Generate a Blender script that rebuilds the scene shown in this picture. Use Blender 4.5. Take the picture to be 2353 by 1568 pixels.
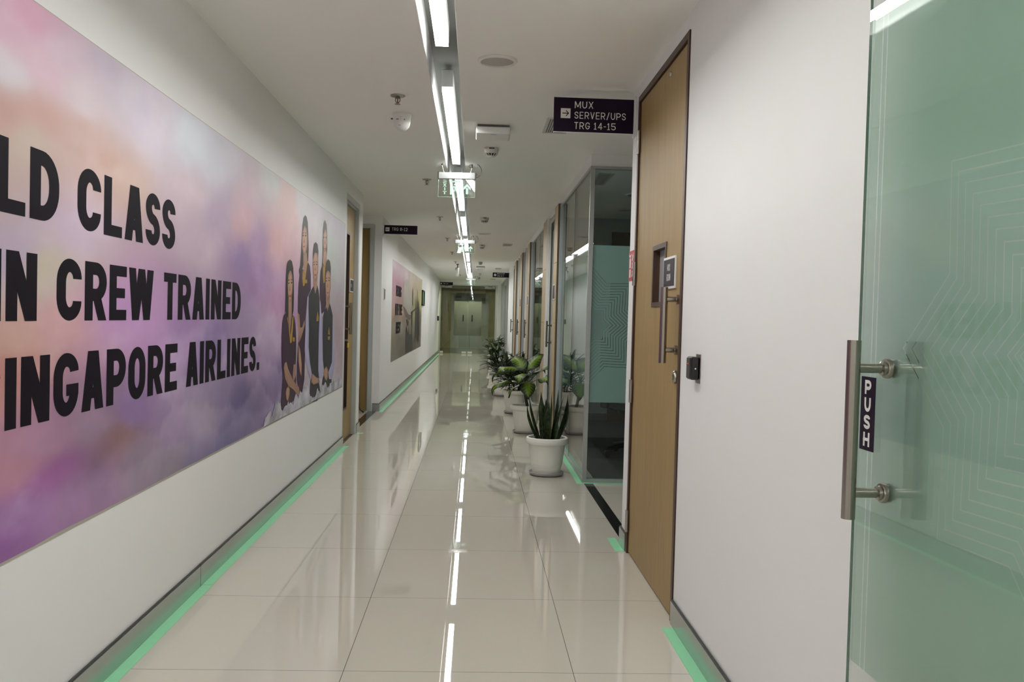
import bpy, bmesh, math, random
import numpy as np
from mathutils import Vector, Matrix, noise
random.seed(7)
S = bpy.context.scene
COL = S.collection
PI = math.pi
for o in list(bpy.data.objects):
    bpy.data.objects.remove(o)

# ------------------------------------------------------------------ camera, world, exposure
F_PX, YAW, PITCH, ROLL, EYE = 2018.56, .0428, .0258, .0267, 1.238
fw = Vector((math.sin(YAW)*math.cos(PITCH), math.cos(YAW)*math.cos(PITCH), -math.sin(PITCH)))
rt = Vector((math.cos(YAW), -math.sin(YAW), 0))
up = rt.cross(fw)
rt2 = rt*math.cos(ROLL) + up*math.sin(ROLL)
up2 = up*math.cos(ROLL) - rt*math.sin(ROLL)
cd = bpy.data.cameras.new('camera')
cam = bpy.data.objects.new('camera', cd)
COL.objects.link(cam)
M = Matrix((rt2, up2, -fw)).transposed().to_4x4()
M.translation = (0, 0, EYE)
cam.matrix_world = M
cd.sensor_width = 36
cd.lens = F_PX/2353*36
cd.clip_start = .05
S.camera = cam
W = bpy.data.worlds.new('world')
S.world = W
W.use_nodes = True
W.node_tree.nodes['Background'].inputs[0].default_value = (.9, .95, 1, 1)
W.node_tree.nodes['Background'].inputs[1].default_value = .05
S.view_settings.view_transform = 'Standard'
S.view_settings.look = 'None'
S.view_settings.gamma = 1
S.view_settings.exposure = EXPO = 0.22
S.view_settings.use_curve_mapping = False
LED = 35.0          # strength of the corridor light diffusers
ILL = .76           # share of white that reaches a printed surface in the photograph

# ------------------------------------------------------------------ materials
def lin(c):
    return tuple(((v/255)/12.92 if v/255 <= .04045 else ((v/255+.055)/1.055)**2.4) for v in c)
def ink(c, k=ILL):
    return tuple(min(.92, v/k) for v in lin(c))
MATS = {}
def mat(name, col=(.8, .8, .8), rough=.5, metal=0., spec=.5, coat=0., noise_amt=0., noise_scale=8., bump=0., bump_scale=60., aniso=None):
    if name in MATS: return MATS[name]
    m = bpy.data.materials.new(name); m.use_nodes = True
    nt = m.node_tree; b = nt.nodes['Principled BSDF']
    b.inputs['Base Color'].default_value = (*col, 1)
    b.inputs['Roughness'].default_value = rough
    b.inputs['Metallic'].default_value = metal
    b.inputs['Specular IOR Level'].default_value = spec
    b.inputs['Coat Weight'].default_value = coat
    b.inputs['Coat Roughness'].default_value = .05
    tc = nt.nodes.new('ShaderNodeTexCoord')
    if noise_amt:
        n = nt.nodes.new('ShaderNodeTexNoise'); n.inputs['Scale'].default_value = noise_scale
        n.inputs['Detail'].default_value = 4
        mp = nt.nodes.new('ShaderNodeMapping')
        if aniso: mp.inputs['Scale'].default_value = aniso
        nt.links.new(tc.outputs['Object'], mp.inputs[0]); nt.links.new(mp.outputs[0], n.inputs['Vector'])
        mx = nt.nodes.new('ShaderNodeMix'); mx.data_type = 'RGBA'
        mx.inputs[6].default_value = (*[c*(1-noise_amt) for c in col], 1)
        mx.inputs[7].default_value = (*[min(1, c*(1+noise_amt)) for c in col], 1)
        nt.links.new(n.outputs['Fac'], mx.inputs[0]); nt.links.new(mx.outputs[2], b.inputs['Base Color'])
    if bump:
        n2 = nt.nodes.new('ShaderNodeTexNoise'); n2.inputs['Scale'].default_value = bump_scale
        nt.links.new(tc.outputs['Object'], n2.inputs['Vector'])
        bp = nt.nodes.new('ShaderNodeBump'); bp.inputs['Strength'].default_value = bump; bp.inputs['Distance'].default_value = .002
        nt.links.new(n2.outputs['Fac'], bp.inputs['Height']); nt.links.new(bp.outputs[0], b.inputs['Normal'])
    MATS[name] = m
    return m
def wood(name, c0, c1, scale=(60, 60, 1.6), rough=.45):
    m = bpy.data.materials.new(name); m.use_nodes = True
    nt = m.node_tree; b = nt.nodes['Principled BSDF']; b.inputs['Roughness'].default_value = rough
    tc = nt.nodes.new('ShaderNodeTexCoord'); mp = nt.nodes.new('ShaderNodeMapping'); mp.inputs['Scale'].default_value = scale
    n = nt.nodes.new('ShaderNodeTexNoise'); n.inputs['Scale'].default_value = 2.2; n.inputs['Detail'].default_value = 6; n.inputs['Roughness'].default_value = .65
    cr = nt.nodes.new('ShaderNodeValToRGB')
    cr.color_ramp.elements[0].position = .3; cr.color_ramp.elements[0].color = (*c0, 1)
    cr.color_ramp.elements[1].position = .7; cr.color_ramp.elements[1].color = (*c1, 1)
    nt.links.new(tc.outputs['Object'], mp.inputs[0]); nt.links.new(mp.outputs[0], n.inputs['Vector'])
    nt.links.new(n.outputs['Fac'], cr.inputs[0]); nt.links.new(cr.outputs[0], b.inputs['Base Color'])
    return m
def emit(name, col, st):
    m = bpy.data.materials.new(name); m.use_nodes = True
    nt = m.node_tree; nt.nodes.clear()
    e = nt.nodes.new('ShaderNodeEmission'); e.inputs[0].default_value = (*col, 1); e.inputs[1].default_value = st
    o = nt.nodes.new('ShaderNodeOutputMaterial'); nt.links.new(e.outputs[0], o.inputs[0])
    return m
def glass(name, tint=(.86, .94, .9), ior=1.5):
    m = bpy.data.materials.new(name); m.use_nodes = True
    nt = m.node_tree; nt.nodes.clear()
    t = nt.nodes.new('ShaderNodeBsdfTransparent'); t.inputs[0].default_value = (*tint, 1)
    g = nt.nodes.new('ShaderNodeBsdfGlossy'); g.inputs['Roughness'].default_value = .0
    f = nt.nodes.new('ShaderNodeFresnel')
    # the same reflectance on the way in and on the way out, so that a pane stays clear at low angles
    ge = nt.nodes.new('ShaderNodeNewGeometry'); mi = nt.nodes.new('ShaderNodeMix'); mi.inputs[2].default_value = ior; mi.inputs[3].default_value = 1/ior
    nt.links.new(ge.outputs['Backfacing'], mi.inputs[0]); nt.links.new(mi.outputs[0], f.inputs[0])
    x = nt.nodes.new('ShaderNodeMixShader'); o = nt.nodes.new('ShaderNodeOutputMaterial')
    nt.links.new(f.outputs[0], x.inputs[0]); nt.links.new(t.outputs[0], x.inputs[1]); nt.links.new(g.outputs[0], x.inputs[2]); nt.links.new(x.outputs[0], o.inputs[0])
    return m
def film(name, col, diff=.3, trl=.45, ref=.25, stripes=(), lw=1.):
    """frosted vinyl cut through with the outlines of an eight-pointed star; object space, X along, Z up, star at the origin"""
    m = bpy.data.materials.new(name); m.use_nodes = True
    nt = m.node_tree; nt.nodes.clear(); N = nt.nodes.new; L = nt.links.new
    def mth(op, a, b=None, c=None):
        n = N('ShaderNodeMath'); n.operation = op
        for i, v in enumerate((a, b, c)):
            if v is None: continue
            if isinstance(v, (int, float)): n.inputs[i].default_value = v
            else: L(v, n.inputs[i])
        return n.outputs[0]
    tc = N('ShaderNodeTexCoord'); sp = N('ShaderNodeSeparateXYZ'); L(tc.outputs['Object'], sp.inputs[0])
    X, Z = sp.outputs[0], sp.outputs[2]
    th = mth('ARCTAN2', Z, X); r = mth('SQRT', mth('ADD', mth('MULTIPLY', X, X), mth('MULTIPLY', Z, Z)))
    q = mth('ADD', mth('DIVIDE', th, PI/4), 8.5)
    phi = mth('MULTIPLY', mth('ABSOLUTE', mth('SUBTRACT', mth('FRACT', q), .5)), PI/4)
    k = (1/.75 - math.cos(PI/8))/math.sin(PI/8)
    s = mth('MULTIPLY', r, mth('ADD', mth('COSINE', phi), mth('MULTIPLY', mth('SINE', phi), k)))
    a = mth('LESS_THAN', mth('MODULO', mth('ADD', s, .001), .0125), .0022*lw)
    a = mth('MULTIPLY', a, mth('LESS_THAN', s, .148)); a = mth('MULTIPLY', a, mth('GREATER_THAN', s, .02))
    b = mth('LESS_THAN', mth('MODULO', mth('ADD', s, .0270), .03), .0034*lw)
    b = mth('MULTIPLY', b, mth('GREATER_THAN', s, .150)); b = mth('MULTIPLY', b, mth('LESS_THAN', s, .4575))
    slit = mth('ADD', a, b)
    for x0, w in stripes:
        slit = mth('ADD', slit, mth('LESS_THAN', mth('ABSOLUTE', mth('SUBTRACT', X, x0)), w/2))
    slit = mth('MINIMUM', slit, 1)
    d = N('ShaderNodeBsdfDiffuse'); d.inputs[0].default_value = (*col, 1)
    t = N('ShaderNodeBsdfTranslucent'); t.inputs[0].default_value = (*col, 1)
    rf = N('ShaderNodeBsdfRefraction'); rf.inputs[0].default_value = (*col, 1); rf.inputs['Roughness'].default_value = .35; rf.inputs['IOR'].default_value = 1.02
    m1 = N('ShaderNodeMixShader'); m1.inputs[0].default_value = trl/(trl+diff); L(d.outputs[0], m1.inputs[1]); L(t.outputs[0], m1.inputs[2])
    m2 = N('ShaderNodeMixShader'); m2.inputs[0].default_value = ref; L(m1.outputs[0], m2.inputs[1]); L(rf.outputs[0], m2.inputs[2])
    tr = N('ShaderNodeBsdfTransparent')
    m3 = N('ShaderNodeMixShader'); L(slit, m3.inputs[0]); L(m2.outputs[0], m3.inputs[1]); L(tr.outputs[0], m3.inputs[2])
    o = N('ShaderNodeOutputMaterial'); L(m3.outputs[0], o.inputs[0])
    return m
def attr_mat(name, rough=.5, spec=.5, coat=0., sss=0.):
    m = bpy.data.materials.new(name); m.use_nodes = True
    nt = m.node_tree; b = nt.nodes['Principled BSDF']
    a = nt.nodes.new('ShaderNodeAttribute'); a.attribute_name = 'tint'
    nt.links.new(a.outputs['Color'], b.inputs['Base Color'])
    b.inputs['Roughness'].default_value = rough; b.inputs['Specular IOR Level'].default_value = spec; b.inputs['Coat Weight'].default_value = coat
    return m
def floor_mat():
    m = bpy.data.materials.new('polished_tile'); m.use_nodes = True
    nt = m.node_tree; b = nt.nodes['Principled BSDF']; N = nt.nodes.new; L = nt.links.new
    tc = N('ShaderNodeTexCoord'); mp = N('ShaderNodeMapping')
    mp.inputs['Location'].default_value = (.4243, -3.036, 0)
    L(tc.outputs['Object'], mp.inputs[0])
    br = N('ShaderNodeTexBrick'); br.offset = 0; br.squash = 1
    br.inputs['Scale'].default_value = 1; br.inputs['Brick Width'].default_value = .8; br.inputs['Row Height'].default_value = .8
    br.inputs['Mortar Size'].default_value = .0012; br.inputs['Mortar Smooth'].default_value = .0
    c = FLOOR_COL
    br.inputs['Color1'].default_value = (*c, 1); br.inputs['Color2'].default_value = (*[v*.985 for v in c], 1)
    br.inputs['Mortar'].default_value = (.16, .14, .1, 1)
    L(mp.outputs[0], br.inputs['Vector'])
    n = N('ShaderNodeTexNoise'); n.inputs['Scale'].default_value = 90; n.inputs['Detail'].default_value = 3; L(tc.outputs['Object'], n.inputs['Vector'])
    mx = N('ShaderNodeMix'); mx.data_type = 'RGBA'; mx.blend_type = 'MULTIPLY'; mx.inputs[0].default_value = .06
    L(br.outputs['Color'], mx.inputs[6]); L(n.outputs['Color'], mx.inputs[7]); L(mx.outputs[2], b.inputs['Base Color'])
    b.inputs['Roughness'].default_value = .014; b.inputs['Specular IOR Level'].default_value = .62
    n2 = N('ShaderNodeTexNoise'); n2.inputs['Scale'].default_value = 2.2; n2.inputs['Detail'].default_value = 1
    L(tc.outputs['Object'], n2.inputs['Vector'])
    bp = N('ShaderNodeBump'); bp.inputs['Strength'].default_value = .05; bp.inputs['Distance'].default_value = .003
    L(n2.outputs['Fac'], bp.inputs['Height']); L(bp.outputs[0], b.inputs['Normal'])
    return m
FLOOR_COL = (.65, .622, .53)
WHITE = mat('wall_paint', (.87, .87, .865), .55, bump=.05, bump_scale=180, noise_amt=.015, noise_scale=3)
CEIL = mat('ceiling_paint', (.93, .92, .885), .7, bump=.04, bump_scale=160)
FLOOR = floor_mat()
GRANITE = mat('black_granite', (.012, .012, .012), .12, noise_amt=.5, noise_scale=120)
STEEL = mat('brushed_steel', (.42, .40, .37), .28, 1., noise_amt=.12, noise_scale=40, aniso=(4, 4, .2))
HANDLE = mat('satin_handle_steel', (.36, .33, .29), .24, 1.)
ALU = mat('brushed_aluminium', (.47, .49, .48), .38, .75, noise_amt=.06, noise_scale=30)
ALUW = mat('grey_aluminium_frame', (.50, .53, .53), .45, .35)
SKIRT = mat('skirting_aluminium', (.44, .46, .45), .24, .8, noise_amt=.12, noise_scale=6, aniso=(1, .5, 8))
SEALSHADE = mat('dark_seal_and_gap_shade', (.03, .035, .03), .5)
TAPE = mat('green_tape', (.30, .74, .43), .5, noise_amt=.05, noise_scale=25)
BLACK = mat('black_plastic', (.012, .012, .013), .35)
DGREY = mat('dark_grey_plastic', (.05, .05, .05), .5)
WPLAS = mat('white_plastic', (.78, .78, .76), .35)
GPLAS = mat('grey_plastic', (.40, .40, .38), .5)
PLUM = mat('plum_sign_face', (.011, .003, .017), .35, spec=.2)
LETTER = mat('white_letter', (.80, .79, .77), .5)
INKBLK = mat('black_lettering', (.009, .006, .011), .6, spec=.1)
SLOT = mat('slot_top_shade', (.20, .205, .19), .8)  # dark grey puts the shade between the lights into the slot top
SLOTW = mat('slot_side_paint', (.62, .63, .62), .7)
OAK = wood('oak_veneer', (.285, .188, .068), (.415, .285, .116), (70, 70, 1.2), .5)
OAKD = wood('shaded_brown_edge', (.16, .10, .04), (.25, .16, .07))  # brown edge, darkened further for the shaded side facing the viewpoint
BROWN = wood('brown_door_frame', (.035, .015, .008), (.075, .03, .016), (40, 40, 2), .4)
TEAK = wood('teak_veneer', (.075, .042, .012), (.12, .068, .02), (60, 60, 1.2), .5)
AMBER = wood('amber_veneer', (.26, .165, .055), (.38, .25, .09), (60, 60, 1.2), .5)
BEIGE = wood('beige_veneer', (.44, .34, .2), (.55, .44, .28), (50, 50, 1.2), .5)
OLIVE = wood('lobby_veneer', (.20, .16, .07), (.30, .25, .12), (14, 14, .8), .4)
CLEAR = glass('clear_glass', (.90, .95, .94))
PANE = glass('green_clear_glass', (.84, .92, .88))
VISION = glass('vision_glass', (.7, .72, .7))
LEDM = emit('led_diffuser', (1, .995, .97), LED)
RED = mat('red_plate', (.50, .03, .035), .45)
POT = mat('white_pot', (.86, .85, .78), .5, noise_amt=.03, noise_scale=14)
SAUCER = mat('grey_saucer', (.38, .36, .35), .45)
SOIL = mat('soil', (.03, .02, .012), .95, noise_amt=.5, noise_scale=60, bump=.8)
STEM = mat('green_stem', (.035, .06, .015), .5, noise_amt=.3, noise_scale=30)
LEAF = attr_mat('leaf', .42, .35)
PRINT = attr_mat('printed_vinyl', .42, .35)
CARPET = mat('dark_carpet', (.035, .033, .032), .95, noise_amt=.35, noise_scale=5, aniso=(1, 8, 1), bump=.6, bump_scale=200)
ROOMW = mat('room_wall_paint', (.42, .44, .43), .7)
ROOMC = mat('room_ceiling_paint', (.5, .52, .5), .8)
YEL = mat('yellow_tag', (.75, .5, .02), .4)
FILMT = film('frosted_film', (.52, .71, .68), .62, .22, .16, lw=1.35)
FILME = film('frosted_end_film', (.22, .23, .19), .30, .40, .30)
FILMD = film('frosted_door_film', (.655, .79, .72), .14, .46, .40, stripes=((.574, .003), (.556, .003)))

# ------------------------------------------------------------------ object helpers
def prop(o, label=None, cat=None, group=None, kind=None):
    if label: o['label'] = label
    if cat: o['category'] = cat
    if group: o['group'] = group
    if kind: o['kind'] = kind
    return o
def smooth(bm, ang=35):
    for f in bm.faces: f.smooth = True
    a = math.radians(ang)
    for e in bm.edges:
        if len(e.link_faces) == 2 and e.calc_face_angle(0) > a: e.smooth = False
def obj(name, bm, m, parent=None, loc=None, rot=None, sm=True, fix=True):
    if fix: bmesh.ops.recalc_face_normals(bm, faces=bm.faces[:])
    if sm: smooth(bm)
    me = bpy.data.meshes.new(name); bm.to_mesh(me); bm.free()
    for mm in (m if isinstance(m, (list, tuple)) else [m]): me.materials.append(mm)
    o = bpy.data.objects.new(name, me); COL.objects.link(o)
    if parent: o.parent = parent
    if loc is not None: o.location = loc
    if rot is not None: o.rotation_euler = rot
    return o
def empty(name, loc=(0, 0, 0), rot=(0, 0, 0)):
    o = bpy.data.objects.new(name, None); COL.objects.link(o)
    o.location = loc; o.rotation_euler = rot; o.empty_display_size = .1
    return o
def BM(): return bmesh.new()
def box(bm, x0, x1, y0, y1, z0, z1, bev=0, mi=0, seg=2):
    t = bmesh.new()
    vs = [t.verts.new((x, y, z)) for x in (x0, x1) for y in (y0, y1) for z in (z0, z1)]
    for a in ((0, 1, 3, 2), (4, 6, 7, 5), (0, 4, 5, 1), (2, 3, 7, 6), (0, 2, 6, 4), (1, 5, 7, 3)):
        t.faces.new([vs[i] for i in a])
    if bev: bmesh.ops.bevel(t, geom=t.edges[:], offset=bev, segments=seg, affect='EDGES', profile=.7)
    merge(bm, t, mi)
def merge(bm, t, mi=0, mx=None):
    if mx is not None: bmesh.ops.transform(t, matrix=mx, verts=t.verts[:])
    mp = {v: bm.verts.new(v.co) for v in t.verts}
    for f in t.faces:
        try: g = bm.faces.new([mp[v] for v in f.verts])
        except ValueError: continue
        g.material_index = mi if mi else f.material_index
    t.free()
def tube(bm, pts, r, n=10, mi=0, caps=True):
    pts = [Vector(p) for p in pts]; rs = r if isinstance(r, (list, tuple)) else [r]*len(pts)
    rings = []; prev = None
    for i, p in enumerate(pts):
        d = (pts[min(i+1, len(pts)-1)]-pts[max(i-1, 0)]).normalized()
        if prev is None:
            a = d.cross(Vector((0, 0, 1)) if abs(d.z) < .9 else Vector((1, 0, 0))).normalized()
        else: a = (prev-d*prev.dot(d)).normalized()
        prev = a; b = d.cross(a)
        rings.append([bm.verts.new(p+(a*math.cos(2*PI*k/n)+b*math.sin(2*PI*k/n))*rs[i]) for k in range(n)])
    for i in range(len(rings)-1):
        for k in range(n):
            f = bm.faces.new((rings[i][k], rings[i][(k+1) % n], rings[i+1][(k+1) % n], rings[i+1][k])); f.material_index = mi
    if caps:
        for rg in (rings[0], rings[-1]):
            f = bm.faces.new(rg); f.material_index = mi
def lathe(bm, prof, n=40, c=(0, 0, 0), mi=0, mx=None):
    t = bmesh.new(); rings = []
    for r, z in prof:
        if r < 1e-6: rings.append([t.verts.new((0, 0, z))])
        else: rings.append([t.verts.new((r*math.cos(2*PI*k/n), r*math.sin(2*PI*k/n), z)) for k in range(n)])
    for a, b in zip(rings, rings[1:]):
        for k in range(n):
            k2 = (k+1) % n
            if len(a) == 1 and len(b) == 1: continue
            if len(a) == 1: t.faces.new((a[0], b[k2], b[k]))
            elif len(b) == 1: t.faces.new((a[k], a[k2], b[0]))
            else: t.faces.new((a[k], a[k2], b[k2], b[k]))
    mm = Matrix.Translation(c) if mx is None else mx
    merge(bm, t, mi, mm)
def poly(bm, pts, mi=0):
    f = bm.faces.new([bm.verts.new(p) for p in pts]); f.material_index = mi
    return f

# ------------------------------------------------------------------ stroke lettering
def rp(pts, closed=False, n=9):
    """polyline with rounded corners: points are (x, y, radius)"""
    out = []; m = len(pts)
    for i, p in enumerate(pts):
        r = p[2] if len(p) > 2 else 0
        if r <= 0 or (not closed and i in (0, m-1)):
            out.append((p[0], p[1])); continue
        P = Vector(p[:2]); A = Vector(pts[i-1][:2]); B = Vector(pts[(i+1) % m][:2]); ends = []
        for Q, q in ((A, pts[i-1]), (B, pts[(i+1) % m])):
            d = Q-P; want = r*1.45 if abs(d.y) > abs(d.x) else r
            room = d.length*(.499 if len(q) > 2 and q[2] else .98)
            ends.append(P+d.normalized()*min(want, room))
        a, b = ends
        for k in range(n+1):
            t = k/n
            b0 = (1-t)**2; b1 = 2*t*(1-t)*.7071; b2 = t*t; s = b0+b1+b2
            q = (a*b0+P*b1+b*b2)/s
            if not out or (Vector(out[-1])-q).length > .004: out.append((q.x, q.y))
    if closed and len(out) > 2 and (Vector(out[0])-Vector(out[-1])).length < .004: out.pop()
    return out
def glyph(ch, w, t):
    h = t/2; x0, x1, y0, y1 = h, w-h, h, 1-h; r = min((w-t)*.5, .3); R = ('r',)
    cx = w/2; td = t*1.08
    if ch == 'A': return [('d', td*.5, 0, cx-td*.12, 1), ('d', w-td*.5, 0, cx+td*.12, 1), ('r', w*.2, .2, w*.8, .2+t*.85)]
    if ch == 'B': return [('s', [(x0, y0), (x1, y0, r*.8), (x1, .5, r*.6), (x0, .5)], 0), ('s', [(x0, .5), (x1, .5, r*.6), (x1, y1, r*.8), (x0, y1)], 0), ('r', 0, 0, t, 1)]
    if ch == 'C': return [('s', [(x1, .68), (x1, y1, r), (x0, y1, r), (x0, y0, r), (x1, y0, r), (x1, .32)], 0)]
    if ch == 'D': return [('r', 0, 0, t, 1), ('s', [(x0, y0), (x1, y0, r*1.3), (x1, y1, r*1.3), (x0, y1)], 0)]
    if ch == 'E': return [('r', 0, 0, t, 1), ('r', 0, 0, w, t*.9), ('r', 0, 1-t*.9, w, 1), ('r', 0, .5-t*.42, w*.9, .5+t*.42)]
    if ch == 'F': return [('r', 0, 0, t, 1), ('r', 0, 1-t*.9, w, 1), ('r', 0, .5-t*.42, w*.9, .5+t*.42)]
    if ch == 'G': return [('s', [(x1, .7), (x1, y1, r), (x0, y1, r), (x0, y0, r), (x1, y0, r), (x1, .5)], 0), ('r', w*.5, .5-t*.85, w, .5)]
    if ch == 'H': return [('r', 0, 0, t, 1), ('r', w-t, 0, w, 1), ('r', 0, .5-t*.45, w, .5+t*.45)]
    if ch == 'I': return [('r', 0, 0, t, 1)]
    if ch == 'K': return [('r', 0, 0, t, 1), ('d', t*.9, .36, w-td*.5, 1), ('d', w-td*.5, 0, t*1.5, .6)]
    if ch == 'L': return [('r', 0, 0, t, 1), ('r', 0, 0, w, t*.9)]
    if ch == 'M': return [('r', 0, 0, t, 1), ('r', w-t, 0, w, 1), ('d', cx, .15, t*.55, 1), ('d', cx, .15, w-t*.55, 1)]
    if ch == 'N': return [('r', 0, 0, t, 1), ('r', w-t, 0, w, 1), ('d', w-t*.55, 0, t*.55, 1)]
    if ch in 'O0': return [('s', [(x0, y0, r), (x1, y0, r), (x1, y1, r), (x0, y1, r)], 1)]
    if ch == 'P': return [('r', 0, 0, t, 1), ('s', [(x0, .42), (x1, .42, r), (x1, y1, r), (x0, y1)], 0)]
    if ch == 'R': return [('r', 0, 0, t, 1), ('s', [(x0, .44), (x1, .44, r), (x1, y1, r), (x0, y1)], 0), ('d', w-td*.5, 0, w*.5, .46)]
    if ch == 'S': return [('s', [(x1, .72), (x1, y1, r), (x0, y1, r), (x0, .55, r*.9), (x1, .45, r*.9), (x1, y0, r), (x0, y0, r), (x0, .28)], 0)]
    if ch == 'T': return [('r', cx-h, 0, cx+h, 1), ('r', 0, 1-t*.9, w, 1)]
    if ch == 'U': return [('s', [(x0, 1), (x0, y0, r), (x1, y0, r), (x1, 1)], 0)]
    if ch == 'V': return [('d', cx, 0, td*.5, 1), ('d', cx, 0, w-td*.5, 1)]
    if ch == 'W': return [('d', w*.27, 0, td*.45, 1), ('d', w*.27, 0, cx, 1), ('d', w*.73, 0, cx, 1), ('d', w*.73, 0, w-td*.45, 1)]
    if ch == 'X': return [('d', td*.5, 0, w-td*.5, 1), ('d', w-td*.5, 0, td*.5, 1)]
    if ch == 'Y': return [('r', cx-h, 0, cx+h, .48), ('d', cx, .42, td*.5, 1), ('d', cx, .42, w-td*.5, 1)]
    if ch == '1': return [('r', cx-h, 0, cx+h, 1), ('d', w*.1, .74, cx, 1), ('r', 0, 0, w, t*.9)]
    if ch == '2': return [('s', [(x0, .72), (x0, y1, r), (x1, y1, r), (x1, .52, r*.8), (x0, y0+.02), (x0, y0), (x1, y0)], 0), ('r', 0, 0, w, t*.9)]
    if ch == '4': return [('r', w*.7-h, 0, w*.7+h, 1), ('r', 0, .24, w, .24+t*.9), ('d', td*.5, .26, w*.68, 1)]
    if ch == '5': return [('s', [(x1, y1), (x0, y1), (x0, .54), (x1, .6, r), (x1, y0, r), (x0, y0, r), (x0, .25)], 0)]
    if ch == '6': return [('s', [(x0, y0, r), (x1, y0, r), (x1, .56, r), (x0, .56, r)], 1), ('s', [(x0, .35), (x0, y1, r), (x1, y1, r), (x1, .75)], 0)]
    if ch == '7': return [('r', 0, 1-t*.9, w, 1), ('d', w*.3, 0, w-td*.5, 1)]
    if ch == '8': return [('s', [(x0, y0, r), (x1, y0, r), (x1, .52, r), (x0, .52, r)], 1), ('s', [(x0, .52, r), (x1, .52, r), (x1, y1, r), (x0, y1, r)], 1)]
    if ch == '/': return [('d', td*.5, -.05, w-td*.5, 1.05)]
    if ch == '-': return [('r', 0, .4, w, .4+t)]
    if ch == '.': return [('r', 0, 0, t*1.05, t*1.05)]
    return []
def gwidth(ch, W0, t):
    if ch in 'I': return t
    if ch == '.': return t*1.05
    if ch in 'W': return W0*1.42
    if ch in 'M': return W0*1.25
    if ch in 'LEFTS-': return W0*(.88 if ch != '-' else .5)
    if ch == '1': return W0*.6
    if ch == '/': return W0*.7
    return W0
def layout(text, W0, t, gap, space):
    """list of (char, x, width) in units of cap height, and the total width"""
    x = 0; out = []
    for ch in text:
        if ch == ' ': x += space; continue
        w = gwidth(ch, W0, t); out.append((ch, x, w)); x += w+gap
    return out, x-gap
def letter_polys(prims, w, t):
    res = []
    for p in prims:
        if p[0] == 'r': res.append([(p[1], p[2]), (p[3], p[2]), (p[3], p[4]), (p[1], p[4])])
        elif p[0] == 'd':
            hw = t*1.08/2; res.append([(p[1]-hw, p[2]), (p[1]+hw, p[2]), (p[3]+hw, p[4]), (p[3]-hw, p[4])])
        else:
            pts = [Vector(q) for q in rp(p[1], p[2])]; n = len(pts); L = []; Rr = []
            for i in range(n):
                if p[2]: a, b = pts[i-1], pts[(i+1) % n]
                else: a, b = pts[max(i-1, 0)], pts[min(i+1, n-1)]
                d1 = (pts[i]-a); d2 = (b-pts[i])
                d1 = d1.normalized() if d1.length > 1e-6 else d2.normalized(); d2 = d2.normalized() if d2.length > 1e-6 else d1
                n1 = Vector((-d1.y, d1.x)); n2 = Vector((-d2.y, d2.x)); nn = (n1+n2)
                nn = nn.normalized() if nn.length > 1e-6 else n1
                k = min(1.6, 1/max(.3, nn.dot(n1)))
                L.append(pts[i]+nn*t/2*k); Rr.append(pts[i]-nn*t/2*k)
            for i in range(n if p[2] else n-1):
                j = (i+1) % n
                res.append([tuple(Rr[i]), tuple(Rr[j]), tuple(L[j]), tuple(L[i])])
    return res
def text_bm(bm, text, origin, ux, uz, height, W0=.6, t=.12, gap=.12, space=.4, sx=1., mirror=False, mi=0):
    """letters as flat cut vinyl; origin is the lower left corner, ux and uz the reading and the upright direction"""
    lay, tot = layout(text, W0, t, gap, space)
    O = Vector(origin); ux = Vector(ux); uz = Vector(uz)
    nrm = ux.cross(uz)*.00012
    for ch, x, w in lay:
        for si, pr in enumerate(glyph(ch, w, t)):
            for pg in letter_polys([pr], w, t):
                poly(bm, [O+ux*((x+a)*height*sx)+uz*(b*height)+nrm*si for a, b in pg], mi)
    return tot*height*sx
def vcol_mesh(name, verts, faces, cols, m, parent=None):
    me = bpy.data.meshes.new(name); me.from_pydata(verts, [], faces); me.materials.append(m)
    ca = me.color_attributes.new('tint', 'FLOAT_COLOR', 'POINT')
    for i, c in enumerate(cols): ca.data[i].color = (*c, 1)
    o = bpy.data.objects.new(name, me); COL.objects.link(o)
    if parent: o.parent = parent
    return o
def struct(name, bm, m, label=None, cat=None, parent=None, **k):
    o = obj(name, bm, m, parent, **k)
    prop(o, label, cat, kind='structure')
    return o

# ================================================================== the setting
XL, XF, XR, GX, H = -1.207, -1.204, .845, .852, 2.497
b = BM(); box(b, -4.5, 4.6, -4.5, 29.74, -.12, 0)
struct('floor', b, FLOOR, 'cream polished tile floor reflecting the corridor lights', 'floor')
b = BM()
SX0, SX1 = -.270, -.112
box(b, -4.5, SX0, -4.5, 29.9, H, H+.2); box(b, SX1, 4.6, -4.5, 29.9, H, H+.2)
box(b, SX0, SX1, 28.2, 29.9, H, H+.2)
struct('ceiling', b, CEIL, 'flat white ceiling with a long recessed light slot', 'ceiling')
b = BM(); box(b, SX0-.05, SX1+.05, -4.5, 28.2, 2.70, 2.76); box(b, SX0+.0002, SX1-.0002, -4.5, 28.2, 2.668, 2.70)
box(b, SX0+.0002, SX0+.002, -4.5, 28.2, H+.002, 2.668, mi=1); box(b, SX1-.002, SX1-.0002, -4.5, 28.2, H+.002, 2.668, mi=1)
struct('trim_6', b, [SLOT, SLOTW], 'lining of the recessed light slot in the ceiling, its top coloured grey for shade', 'ceiling slot')
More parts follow.
